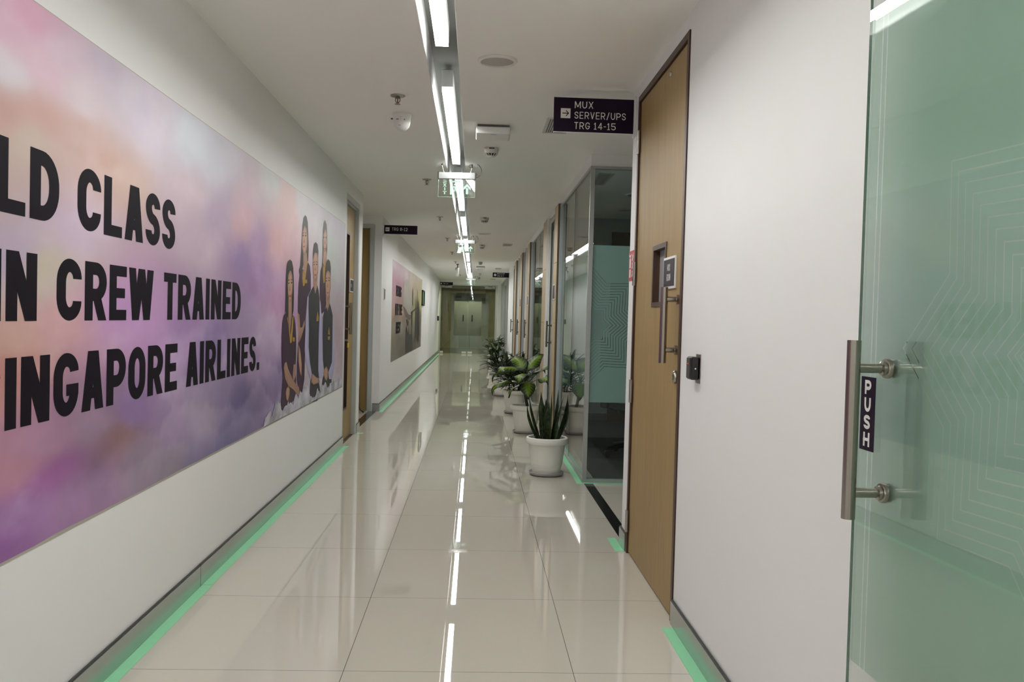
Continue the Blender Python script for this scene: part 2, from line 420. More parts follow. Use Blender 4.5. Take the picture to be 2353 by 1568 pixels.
# left wall, near length, with the opening of door_2
b = BM()
box(b, XL-.16, XL, -4.5, 8.19, 0, H); box(b, XL-.16, XL, 8.19, 9.13, 2.36, H); box(b, XL-.16, XL, 9.13, 9.35, 0, H)
struct('wall_left', b, WHITE, 'white left wall carrying the large pink and purple cloud mural', 'wall')
b = BM()
box(b, XF-.16, XF, 11.45, 29.74, 0, H); box(b, -1.30, XF, 11.29, 11.45, 0, H)
box(b, -2.25, -1.30, 11.29, 11.45, 2.39, H); box(b, -4.5, -2.25, 11.29, 11.45, 0, H)
struct('wall_left', b, WHITE, 'white left wall beyond the side passage, carrying the aeroplane mural', 'wall')
b = BM(); box(b, -4.5, XL-.16, 9.2, 9.35, 0, H); box(b, -4.6, -4.5, 9.2, 11.45, 0, H)
struct('wall_back', b, WHITE, 'white wall closing the left side passage', 'wall')
# right wall with the opening of door_1
b = BM()
box(b, XR, XR+.15, -4.5, 3.555, 0, H); box(b, XR, XR+.15, 3.555, 4.665, 2.43, H); box(b, XR, XR+.15, 4.665, 4.83, 0, H)
box(b, XR+.15, 4.5, 4.68, 4.83, 0, H)
struct('wall_right', b, WHITE, 'white right wall around the wooden door with the glass pane', 'wall')
b = BM(); box(b, 4.5, 4.6, 4.68, 29.74, 0, H)
struct('wall_right', b, ROOMW, 'far side wall of the passage and rooms on the right', 'wall')
b = BM(); box(b, XL-.16, XR+.15, -4.6, -4.5, 0, H)
struct('wall_front', b, WHITE, 'white wall closing the corridor behind the viewpoint', 'wall')
# pier between the last glazed doors and the second passage on the right
b = BM(); box(b, GX, GX+.12, 19.88, 22.75, 0, H); box(b, GX+.12, 4.5, 22.6, 22.75, 0, H)
struct('wall_right', b, WHITE, 'white wall length after the glazed rooms, under the small plum sign', 'wall')
b = BM(); box(b, .74, 4.5, 29.55, 29.74, 0, H)
struct('wall_end', b, WHITE, 'white jamb right of the double glass doors at the corridor end', 'wall')
# soffit above the glazing
b = BM(); box(b, GX, GX+.10, 6.65, 19.88, 2.407, H); box(b, GX+.10, 4.5, 6.65, 6.75, 2.407, H)
box(b, GX, GX+.1, 24.0, 29.55, 2.36, H)
struct('trim_1', b, WHITE, 'white band of wall above the glass partition', 'trim')
b = BM(); box(b, -1.20, .74, 29.70, 29.80, 2.335, H)
struct('trim_2', b, WHITE, 'white band of wall above the double glass doors', 'trim')
# skirtings
def skirt(name, runs, label):
    b = BM()
    for x0, x1, y0, y1 in runs:
        box(b, x0, x1, y0, y1, 0, .094, mi=0)
        dx = .003 if x1-x0 < y1-y0 else 0; dy = .003-dx
        box(b, x0+dx, x1-dx, y0+dy, y1-dy, .094, .101, mi=1)  # thin dark cap in place of the shadow gap above the skirting
    return struct(name, b, [SKIRT, SEALSHADE], label, 'skirting')
skirt('baseboard_left', [(XL, XL+.012, -4.5, 3.95), (XL, XL+.0122, 3.955, 8.19)], 'brushed metal skirting under the cloud mural')
skirt('baseboard_left', [(XL, XL+.012, 9.15, 9.362), (XL-.16, XL, 9.35, 9.362)], 'short metal skirting wrapped round the narrow left pier')
skirt('baseboard_left', [(XF, XF+.012, 11.278, 29.7), (-1.285, XF, 11.278, 11.29)], 'brushed metal skirting under the aeroplane mural')
skirt('baseboard_right', [(XR-.012, XR, -4.5, 3.553)], 'brushed metal skirting right of the wooden door')
skirt('baseboard_right', [(XR-.012, XR, 4.667, 4.842), (XR, 4.5, 4.83, 4.842)], 'short metal skirting left of the wooden door')
# floor strips
b = BM(); box(b, .856, .926, 4.845, 6.59, 0, .0015); struct('trim_3', b, GRANITE, 'black stone strip across the right passage mouth', 'floor strip')
b = BM(); box(b, -1.335, -1.235, 9.362, 11.276, 0, .0015); struct('trim_4', b, GRANITE, 'black stone strip across the left passage mouth', 'floor strip')
b = BM(); box(b, -1.30, -1.225, 8.2, 9.06, 0, .006); struct('trim_5', b, BROWN, 'dark threshold under the grey framed door on the left', 'threshold')
# green marking tape stuck along the skirtings
def tape(runs, label):
    b = BM()
    for i, (x0, x1, y0, y1) in enumerate(runs):
        n = max(1, int(max(x1-x0, y1-y0)/.35)); along = y1-y0 > x1-x0
        t = bmesh.new(); r = []
        for k in range(n+1):
            u = k/n; j = random.uniform(-.0016, .0016)
            if along: r.append((t.verts.new((x0+j*.4, y0+(y1-y0)*u, .0012)), t.verts.new((x1+j, y0+(y1-y0)*u, .0012))))
            else: r.append((t.verts.new((x0+(x1-x0)*u, y0+j*.4, .0012)), t.verts.new((x0+(x1-x0)*u, y1+j*.4, .0012))))
        for a, c in zip(r, r[1:]): t.faces.new((a[0], a[1], c[1], c[0]))
        g = bmesh.ops.extrude_face_region(t, geom=t.faces[:])
        for v in g['geom']:
            if isinstance(v, bmesh.types.BMVert): v.co.z = .0004
        merge(b, t)
    o = obj('floor_tape', b, TAPE, sm=False)
    return prop(o, label, 'tape', 'green tape strips along the walls')
tape([(XL+.0125, XL+.059, .6, 3.98), (XL+.0127, XL+.057, 3.985, 8.26)], 'long green tape strip on the floor under the cloud mural')
tape([(XR-.058, XR-.0125, .6, 3.50)], 'green tape strip on the floor right of the wooden door')
tape([(XR-.06, XR-.0125, 4.66, 4.95)], 'short green tape piece on the floor left of the wooden door')
tape([(XL+.0125, XL+.075, 9.15, 9.20)], 'tiny green tape tab at the foot of the left pier')
tape([(XF+.0125, XF+.057, 11.2, 29.3)], 'long green tape strip on the floor under the aeroplane mural')
tape([(GX-.05, GX-.006, 6.58, 8.75), (GX-.0055, 2.6, 6.60, 6.639)], 'green tape strip along the foot of the glass corner')
# ------------------------------------------------------------------ lobby behind the end doors
b = BM(); box(b, -3.2, 3.2, 29.74, 35.2, -.12, 0); struct('floor', b, GRANITE, 'dark stone floor behind the double glass doors', 'floor')
b = BM(); box(b, -3.2, 3.2, 29.9, 35.2, 2.6, 2.7); struct('ceiling', b, ROOMC, 'dim ceiling behind the double glass doors', 'ceiling')
b = BM(); box(b, -3.2, -.95, 34.8, 35.0, 0, 2.6); box(b, .55, 3.2, 34.8, 35.0, 0, 2.6); box(b, -.95, .55, 34.8, 35.0, 2.15, 2.6); box(b, -3.2, 3.2, 34.74, 34.8, 2.27, 2.36, mi=1)
box(b, -3.2, -3.1, 29.74, 34.8, 0, 2.6); box(b, 3.1, 3.2, 29.74, 34.8, 0, 2.6)
for x in (-2.2, -1.75, -1.3, .9, 1.35, 1.8): box(b, x, x+.012, 34.79, 34.801, 0, 2.6, mi=1)
struct('wall_end', b, [OLIVE, TEAK], 'olive wood lobby wall behind the double glass doors', 'wall')
b = BM(); box(b, -.95, .55, 34.95, 35.05, 0, 2.15)
t = struct('door_5', b, TEAK, 'lift doorway in the lobby behind the double glass doors', 'door')
b = BM(); box(b, -.62, -.205, 34.90, 34.94, 0, 2.12); obj('lift_leaf', b, STEEL, t)
b = BM(); box(b, -.195, .22, 34.90, 34.94, 0, 2.12); obj('lift_leaf', b, STEEL, t)
b = BM(); box(b, -.95, -.62, 34.9, 34.95, 0, 2.15); box(b, .22, .55, 34.9, 34.95, 0, 2.15); obj('door_frame', b, ROOMW, t)
b = BM(); box(b, -.78, .40, 34.70, 34.738, 1.80, 2.18)
o = obj('lobby_sign', b, DGREY); prop(o, 'dark wide sign above the lift behind the glass doors', 'sign')
b = BM(); box(b, -.45, .07, 34.69, 34.70, 1.80, 1.875); obj('display', b, BLACK, o)
lp = bpy.data.lights.new('lobby_light', 'AREA'); lp.shape = 'RECTANGLE'; lp.size = 3; lp.size_y = .3; lp.energy = 105; lp.color = (1, .9, .6)
lo = bpy.data.objects.new('lobby_light', lp); COL.objects.link(lo); lo.location = (0, 30.25, 2.58)

# ------------------------------------------------------------------ doors
def pull(parent, p, z0, z1, zs, r, off, axis=(1, 0, 0), flange=.018, name='pull_handle'):
    """bar handle: p is the foot on the door surface (z ignored); axis points from the surface to the hand"""
    a = Vector(axis); P = Vector((p[0], p[1], 0)); Bp = P+a*off
    b = BM(); tube(b, [Bp+Vector((0, 0, z0)), Bp+Vector((0, 0, z1))], r, 20)
    h = obj(name, b, HANDLE, parent)
    for z in zs:
        b = BM(); tube(b, [P+Vector((0, 0, z))+a*.0005, Bp+Vector((0, 0, z))], r*.72, 16)
        tube(b, [P+Vector((0, 0, z))+a*.0003, P+Vector((0, 0, z))+a*.012], flange, 20)
        obj('standoff', b, HANDLE, h)
    return h
# door_1: wooden door on the right
d1 = empty('door_1', (XR, 4.11, 0)); prop(d1, 'wooden door with a small glass pane and a bar handle on the right wall', 'door', kind='structure')
def rel(o): 
    # geometry is written in world coordinates; move it under its parent
    o.matrix_parent_inverse = Matrix.Translation(-Vector(o.parent.location)); return o
b = BM()
box(b, XR-.006, XR+.06, 3.557, 3.588, 0, 2.397); box(b, XR-.006, XR+.06, 4.632, 4.663, 0, 2.397); box(b, XR-.006, XR+.06, 3.557, 4.663, 2.397, 2.428)
rel(obj('door_frame', b, BROWN, d1))
b = BM(); X0, X1 = XR+.004, XR+.044; ya, yb = 3.592, 4.628; va, vb, za, zb = 3.90, 4.20, 1.31, 1.60
box(b, X0, X1, ya, va, .008, 2.393); box(b, X0, X1, vb, yb, .008, 2.393); box(b, X0, X1, va, vb, .008, za); box(b, X0, X1, va, vb, zb, 2.393)
rel(obj('door_leaf', b, OAK, d1))
b = BM()
for q in ((va, va+.022, za+.022, zb-.022), (vb-.022, vb, za+.022, zb-.022), (va, vb, za, za+.022), (va, vb, zb-.022, zb)):
    box(b, X0-.004, X1, q[0], q[1], q[2], q[3])
vf = rel(obj('vision_frame', b, BROWN, d1))
b = BM(); box(b, X0+.028, X0+.034, va+.02, vb-.02, za+.02, zb-.02); rel(obj('vision_pane', b, mat('lit_pane_grey', (.42, .43, .43), .08), d1))  # opaque grey stands for the light seen in the glass
for z0, z1 in ((2.124, 2.247), (1.429, 1.553), (.807, .929), (.116, .231)):
    b = BM(); tube(b, [(XR-.008, 4.640, z0), (XR-.008, 4.640, z1)], .0085, 12); box(b, XR-.0075, XR-.005, 4.615, 4.66, z0, z1)
    for k in range(1, 4): tube(b, [(XR-.008, 4.640, z0+(z1-z0)*k/4-.001), (XR-.008, 4.640, z0+(z1-z0)*k/4+.001)], .0092, 12)
    rel(obj('hinge', b, STEEL, d1))
h = pull(d1, (X0, 3.642, 0), 1.068, 1.385, (1.123, 1.335), .0155, .062, (-1, 0, 0), .02); rel(h)
b = BM(); lathe(b, [(0, .016), (.019, .016), (.022, .012), (.022, 0), (0, 0)], 28, mx=Matrix.Translation((X0, 3.636, 1.01)) @ Matrix.Rotation(-PI/2, 4, 'Y') @ Matrix.Diagonal((1.25, .85, 1, 1)))
box(b, X0-.019, X0-.0155, 3.633, 3.639, .998, 1.022, mi=0)
rel(obj('lock', b, HANDLE, d1))
b = BM(); lathe(b, [(0, .006), (.009, .006), (.011, 0), (0, 0)], 20, mx=Matrix.Translation((X0, 3.93, 2.352)) @ Matrix.Rotation(-PI/2, 4, 'Y')); rel(obj('door_stud', b, STEEL, d1))
b = BM(); box(b, X0-.008, X0-.0005, 3.695, 3.925, 1.385, 1.525, .002); pl = rel(obj('room_plate', b, WPLAS, d1)); pl['label'] = 'white framed plum plate reading MUX ROOM'
b = BM(); box(b, X0-.0095, X0-.008, 3.707, 3.913, 1.396, 1.514); pf = obj('plate_face', b, PLUM, pl)
b = BM()
for tx, z in (('MUX', 1.463), ('ROOM', 1.420)):
    w = layout(tx, .5, .13, .1, .4)[1]*.030; text_bm(b, tx, (X0-.0099, 3.81+.5*w, z), (0, -1, 0), (0, 0, 1), .030, .5, .13, .1)
obj('plate_lettering', b, LETTER, pl, sm=False)
# door_2: grey framed door on the left, set back in the wall
d2 = empty('door_2', (XL, 8.66, 0)); prop(d2, 'grey framed wooden door beside the end of the cloud mural', 'door', kind='structure')
b = BM(); xa, xb = XL-.11, XL-.002
box(b, xa, xb, 9.068, 9.128, 0, 2.305); box(b, xa, xb, 8.192, 8.245, 0, 2.305); box(b, xa, xb, 8.192, 9.128, 2.305, 2.359); box(b, xa, xb-.02, 8.246, 9.067, 2.287, 2.303)
rel(obj('door_frame', b, ALUW, d2))
b = BM(); X0, X1 = XL-.085, XL-.043
va, vb, za, zb = 8.50, 8.735, .30, 2.03
box(b, X0, X1, 8.25, va, .01, 2.28); box(b, X0, X1, vb, 9.058, .01, 2.28); box(b, X0, X1, va, vb, .01, za); box(b, X0, X1, va, vb, zb, 2.28)
rel(obj('door_leaf', b, OAK, d2))
b = BM()
for q in ((va, va+.018, za+.02, zb-.02), (vb-.018, vb, za+.02, zb-.02), (va, vb, za, za+.02), (va, vb, zb-.02, zb)): box(b, X0, X1+.003, q[0], q[1], q[2], q[3])
rel(obj('vision_frame', b, BROWN, d2))
b = BM(); box(b, X0+.01, X0+.016, va+.015, vb-.015, za+.015, zb-.015); rel(obj('vision_pane', b, mat('dark_pane', (.10, .115, .11), .06), d2))
rel(pull(d2, (X1, 8.43, 0), 1.045, 1.345, (1.095, 1.31), .012, .067))
b = BM(); box(b, X1+.0005, X1+.007, 8.775, 9.005, 1.455, 1.59, .002); pl = rel(obj('room_plate', b, WPLAS, d2)); pl['label'] = 'white framed plum room plate'
b = BM(); box(b, X1+.007, X1+.0085, 8.79, 8.99, 1.468, 1.578); obj('plate_face', b, PLUM, pl)
b = BM(); text_bm(b, 'TRG 13', (X1+.0089, 8.825, 1.505), (0, 1, 0), (0, 0, 1), .032, .5, .13, .1); obj('plate_lettering', b, LETTER, pl, sm=False)
b = BM(); tube(b, [(X1, 8.52, .985), (X1+.03, 8.52, .985)], .009, 12); tube(b, [(X1+.028, 8.52, .985), (X1+.03, 8.55, .97), (X1+.03, 8.56, .955)], .004, 8); lk = rel(obj('lock', b, STEEL, d2))
b = BM(); box(b, X1+.026, X1+.034, 8.525, 8.59, .912, .958, .003); tg = obj('key_tag', b, YEL, lk); tg['label'] = 'yellow padlock tag'
# door_3: door in the end wall of the left passage
d3 = empty('door_3', (-1.775, 11.29, 0)); prop(d3, 'dark brown door inside the left side passage', 'door', kind='structure')
b = BM(); y0, y1 = 11.283, 11.40
box(b, -1.352, -1.302, y0, y1, 0, 2.338); box(b, -2.248, -2.198, y0, y1, 0, 2.338); box(b, -2.248, -1.302, y0, y1, 2.338, 2.388); box(b, -1.366, -1.3525, y0+.03, y1, 0, 2.337)
rel(obj('door_frame', b, ALUW, d3))
b = BM(); box(b, -2.196, -1.367, 11.325, 11.365, .008, 2.336); rel(obj('door_leaf', b, AMBER, d3))

# ------------------------------------------------------------------ glass partitions on the right
def panes(parent, x, y0, y1, z0, z1, seams, th=.012):
    ys = [y0]+list(seams)+[y1]
    for a, c in zip(ys, ys[1:]):
        b = BM(); box(b, x, x+th, a+.002, c-.002, z0, z1); rel(obj('pane', b, CLEAR, parent))
    for s in seams:
        b = BM(); box(b, x-.001, x+th+.001, s-.002, s+.002, z0, z1); rel(obj('joint', b, SEALSHADE, parent))
def film_panel(parent, origin, rot, x0, x1, z0, z1, m):
    b = BM(); poly(b, [(x0, 0, z0), (x1, 0, z0), (x1, 0, z1), (x0, 0, z1)])
    o = obj('frosted_film', b, m, parent, sm=False); o.rotation_euler = (0, 0, rot); o.location = Vector(origin)-Vector(parent.location); o['label'] = 'frosted film cut with star outlines'
    return o
# corner partition
w1 = empty('window_1', (GX, 7.7, 0)); prop(w1, 'frosted glass partition at the corner behind the first potted plant', 'glass partition', kind='structure')
panes(w1, GX+.004, 6.665, 8.78, .03, 2.386, (7.72,))
b = BM(); box(b, .885, 4.4, 6.652, 6.664, .03, 2.386); rel(obj('pane', b, CLEAR, w1))
b = BM(); box(b, GX-.004, GX+.028, 6.643, 6.675, .03, 2.386); rel(obj('corner_post', b, ALU, w1))
b = BM(); box(b, GX-.006, GX+.03, 6.64, 8.78, 2.386, 2.4065); box(b, GX+.03, 4.4, 6.64, 6.676, 2.386, 2.4065); rel(obj('head_channel', b, ALU, w1))
b = BM(); box(b, GX-.006, GX+.03, 6.64, 8.78, 0, .03); box(b, GX+.03, 4.4, 6.64, 6.676, 0, .03); rel(obj('sill_channel', b, ALU, w1))
film_panel(w1, (.866, 6.667, 1.205), 0, .014, 1.9, -.592, .607, FILMT)
film_panel(w1, (GX+.019, 6.665, 1.205), PI/2, .014, 2.1, -.592, .607, FILMT)
# wooden posts, glass doors and panes further along
PX = .81
def post(y0, y1, label, near=True, plate=True):
    e = empty('wood_panel', (PX, y0, 0)); prop(e, label, 'wood panel', 'pale wood panels of the partition', kind='structure')
    for z0, z1 in ((0, 1.199), (1.203, 1.818), (1.822, 2.405)):
        b = BM(); box(b, PX, PX+.05, y0+.004, y1, z0, z1); rel(obj('wood_board', b, BEIGE, e))
    b = BM(); box(b, PX+.001, PX+.052, y0, y0+.004, 0, 2.405); rel(obj('edge_strip', b, OAKD, e))
    b = BM(); box(b, PX+.018, PX+.062, y0-.065, y0-.001, 0, 2.405); box(b, PX+.012, PX+.018, y0-.03, y0-.001, 0, 2.405, mi=1); rel(obj('jamb_post', b, [ALUW, SEALSHADE], e))
    if plate:
        b = BM(); box(b, PX-.007, PX-.0005, y0+.08, y0+.28, 1.44, 1.60, .002); pl = rel(obj('room_plate', b, WPLAS, e)); pl['label'] = 'plum room plate with white border'
        b = BM(); box(b, PX-.0085, PX-.007, y0+.092, y0+.268, 1.452, 1.588); obj('plate_face', b, PLUM, pl)
    return e
def glass_door(n, y0, y1, label, hz=(.93, 1.22), hy=None, flip=False):
    e = empty('door_%d' % n, (.86, (y0+y1)/2, 0)); prop(e, label, 'glass door', kind='structure')
    b = BM(); box(b, .862, .872, y0+.006, y1-.006, .01, 2.33); rel(obj('glass_leaf', b, CLEAR, e))
    b = BM(); box(b, .8525, .885, y0, y1, 2.345, 2.385); box(b, .8525, .885, y1-.045, y1, 0, 2.345); rel(obj('door_frame', b, ALUW, e))
    b = BM(); box(b, .848, .852, y1-.08, y1, 0, 2.385); rel(obj('white_reveal', b, WPLAS, e))
    b = BM(); box(b, .858, .876, y1-.22, y1-.05, 2.26, 2.34); rel(obj('pivot_patch', b, DGREY, e))
    b = BM(); box(b, .858, .876, y0+.008, y0+.17, .01, .08); rel(obj('pivot_patch', b, STEEL, e))
    y = hy if hy else y1-.14
    rel(pull(e, (.862, y, 0), hz[0], hz[1], (hz[0]+.05, hz[1]-.05), .011, .062, (-1, 0, 0)))
    return e
post(8.85, 9.22, 'pale wood panel with a room plate right of the first glass door')
glass_door(6, 9.225, 10.19, 'frameless glass door between the two nearest pale wood panels', hy=9.75)
def wpan(y0, y1, label):   # wood panel whose near side is a pale jamb
    e = empty('wood_panel', (PX, y0, 0)); prop(e, label, 'wood panel', 'pale wood panels of the partition', kind='structure')
    for z0, z1 in ((0, 1.199), (1.203, 1.818), (1.822, 2.405)):
        b = BM(); box(b, PX, PX+.045, y0+.004, y1, z0, z1); rel(obj('wood_board', b, BEIGE, e))
    b = BM(); box(b, PX+.001, PX+.045, y0, y0+.004, 0, 2.405); rel(obj('edge_strip', b, WPLAS, e))
    return e
wpan(10.2, 10.73, 'pale wood panel left of the first glass door')
w2 = empty('window_2', (GX, 12, 0)); prop(w2, 'tall glass pane between the second and third pale wood panels', 'glass partition', kind='structure')
panes(w2, GX+.004, 10.74, 13.31, .03, 2.386, (11.9, 12.7))
b = BM(); box(b, GX-.004, GX+.03, 10.74, 13.31, 2.386, 2.407); box(b, GX-.004, GX+.03, 10.74, 13.31, 0, .03); rel(obj('channel', b, ALU, w2))
post(13.38, 13.86, 'third pale wood panel, with a room plate, beyond the tall glass pane')
glass_door(7, 13.865, 14.45, 'narrow glass door beyond the third pale wood panel', hy=14.1)
wpan(14.46, 14.52, 'thin pale jamb strip beyond the third wood panel')
w3 = empty('window_3', (GX, 15, 0)); prop(w3, 'narrow dark glass pane beyond the narrow glass door', 'glass partition', kind='structure')
panes(w3, GX+.004, 14.53, 15.5, .03, 2.386, ())
b = BM(); box(b, GX-.004, GX+.03, 14.53, 15.5, 2.386, 2.407); rel(obj('channel', b, ALU, w3))
post(15.56, 16.25, 'fourth pale wood panel, with a grey notice, before the white wall length')
glass_door(8, 16.26, 16.95, 'glass door beyond the fourth pale wood panel', hy=16.6)
wpan(16.96, 17.02, 'thin pale jamb strip beyond the fourth wood panel')
w4 = empty('window_4', (GX, 17.4, 0)); prop(w4, 'last narrow glass pane before the white wall length', 'glass partition', kind='structure')
panes(w4, GX+.004, 17.03, 17.65, .03, 2.386, ())
b = BM(); box(b, GX-.004, GX+.03, 17.03, 17.65, 2.386, 2.407); rel(obj('channel', b, ALU, w4))
post(17.72, 18.5, 'fifth pale wood panel, last before the white wall length', plate=False)
glass_door(9, 18.51, 19.86, 'last glass door before the white wall length', hy=19.5)
w5 = empty('window_5', (GX, 26, 0)); prop(w5, 'far glass partition between the small plum sign and the corridor end', 'glass partition', kind='structure')
panes(w5, GX+.004, 24.0, 29.5, .03, 2.33, (26.3, 28.2))
b = BM(); box(b, GX-.01, GX+.03, 24.0, 29.5, 2.33, 2.365); box(b, GX-.01, GX+.03, 27.2, 27.28, 0, 2.33); box(b, GX-.01, GX+.03, 24.0, 24.06, 0, 2.33); rel(obj('channel', b, ALU, w5))
# rooms behind the glass
b = BM(); box(b, .96, 4.5, 6.70, 10.8, 0, .006); box(b, .96, 4.5, 10.95, 22.6, 0, .006); struct('floor', b, CARPET, 'dark carpet of the rooms behind the glass', 'floor')
b = BM(); box(b, .95, 4.4, 10.8, 10.95, 0, H); struct('wall_back', b, ROOMW, 'grey back wall of the corner room', 'wall')
b = BM(); box(b, .95, 4.4, 15.52, 15.6, 0, H); struct('wall_back', b, ROOMW, 'grey partition wall between the rooms further along', 'wall')
b = BM(); box(b, 4.4, 4.5, 6.76, 22.6, 0, H); struct('wall_side', b, ROOMW, 'grey side wall of the rooms behind the glass', 'wall')
b = BM(); box(b, .95, 1.655, 10.785, 10.799, 0.006, .09); struct('baseboard_back', b, SKIRT, 'skirting inside the corner room', 'skirting')
b = BM(); box(b, 1.66, 2.6, 10.76, 10.799, .006, 2.33); o = obj('cupboard', b, TEAK); prop(o, 'dark wooden cupboard front on the back wall of the corner room', 'cupboard')
b = BM(); box(b, 2.125, 2.135, 10.757, 10.762, .05, 2.3); obj('door_gap', b, BLACK, o)
# ------------------------------------------------------------------ double glass doors at the corridor end
d4 = empty('door_4', (-.25, 29.74, 0)); prop(d4, 'double glass doors closing the far end of the corridor', 'door', kind='structure')
b = BM(); box(b, -1.20, -1.165, 29.71, 29.78, 0, 2.30); box(b, .675, .739, 29.71, 29.78, 0, 2.30); box(b, -1.2, .74, 29.71, 29.78, 2.30, 2.34); rel(obj('door_frame', b, ALU, d4))
for s, (x0, x1) in enumerate(((-1.160, -.253), (-.247, .670))):
    b = BM(); box(b, x0, x1, 29.735, 29.747, .012, 2.295); lf = rel(obj('glass_leaf', b, PANE, d4))
    hx = -.40 if s == 0 else -.095
    b = BM()
    for yy in (29.69, 29.79): tube(b, [(hx, yy, 1.09), (hx, yy, 1.31)], .018, 10)
    for z in (1.13, 1.27): tube(b, [(hx, 29.69, z), (hx, 29.79, z)], .010, 8)
    h = obj('pull_handle', b, BLACK, lf)
    xs = (x0, x0+.1) if s == 0 else (x1-.1, x1)
    for xs in ((x0+.005, x0+.105) if s == 0 else (x1-.115, x1-.005), (x1-.175, x1-.02) if s == 0 else (x0+.02, x0+.175)):
        b = BM(); box(b, xs[0], xs[1], 29.725, 29.757, .012, .075); obj('patch_fitting', b, WPLAS, lf)
    xs = (x0+.02, x0+.11) if s == 0 else (x1-.11, x1-.02)
    b = BM(); box(b, xs[0], xs[1], 29.725, 29.757, 2.225, 2.285); obj('patch_fitting', b, ALUW, lf)
    xs = (x0+.13, x0+.36) if s == 0 else (x1-.36, x1-.13)
    b = BM(); box(b, xs[0], xs[1], 29.69, 29.735, 2.215, 2.265); tube(b, [((xs[0]+xs[1])/2, 29.70, 2.27), ((x0+x1)/2, 29.69, 2.31)], .012, 8); obj('door_closer', b, ALUW, lf)
    b = BM(); a = (-.71, -.256) if s == 0 else (-.244, .22)
    poly(b, [(a[0]+.25, 0, -.59), (a[1]+.25, 0, -.59), (a[1]+.25, 0, .57), (a[0]+.25, 0, .57)])
    o = obj('frosted_film', b, FILME, lf, sm=False); o.location = (-.25, 29.750, 1.2)
# ------------------------------------------------------------------ open frosted glass door in the foreground, right
ANG = math.atan(.04)
# local frame: X from the star centre towards the free edge (into the corridor's depth), Y towards the wall, Z up
gd = empty('door_10', (.780+(1.755-1.139)*.04, 1.139, 0), (0, 0, PI/2+ANG)); prop(gd, 'open frosted glass door in the right foreground with a PUSH label', 'glass door', kind='structure')
FE = .617
b = BM(); box(b, -.33, FE-.0006, -.006, 0, .012, 2.33); obj('glass_leaf', b, glass('door_glass', (.945, .975, .96)), gd)
b = BM(); poly(b, [(-.33, 0, -.645), (FE-.001, 0, -.645), (FE-.001, 0, .675), (-.33, 0, .675)])
o = obj('frosted_film', b, FILMD, gd, sm=False); o.location = (0, -.0068, 1.202); o['label'] = 'frosted film cut with white star outlines'
b = BM(); box(b, FE-.0005, FE, -.006, 0, .012, 2.33); obj('glass_edge', b, mat('green_glass_edge', (.12, .22, .17), .15), gd)
# handles and PUSH label of the foreground door
def bar(parent, X, s, y0, z0, z1, zs, r, off):
    b = BM(); tube(b, [(X, y0+s*off, z0), (X, y0+s*off, z1)], r, 28); h = obj('pull_handle', b, HANDLE, parent)
    for z in zs:
        b = BM(); tube(b, [(X, y0+s*.001, z), (X, y0+s*off, z)], r*.72, 24); lathe(b, [(r*.74, .017), (r*1.05, .015), (r*1.1, .0095), (r*1.4, .0085), (r*1.48, .006), (r*1.48, 0), (0, 0)], 28, mx=Matrix.Translation((X, y0+s*.0004, z)) @ Matrix.Rotation(-s*PI/2, 4, 'X'))
        obj('standoff', b, HANDLE, h)
    return h
HX = .490
bar(gd, HX, 1, 0, .876, 1.214, (.925, 1.162), .0128, .070)
bar(gd, HX, -1, -.0075, .876, 1.214, (.925, 1.162), .0118, .038)
b = BM(); box(b, .537, .594, .0002, .0012, .995, 1.141); pl = obj('push_label', b, PLUM, gd, sm=False); pl['label'] = 'plum sticker with white letters PUSH'
b = BM()
for k, ch in enumerate('PUSH'):
    text_bm(b, ch, (.5655+.5*.028*.92, .0015, 1.1065-.0345*k), (-1, 0, 0), (0, 0, 1), .028, .92, .24, .1, sx=1. if ch != 'S' else 1.12)
obj('push_lettering', b, LETTER, pl, sm=False)

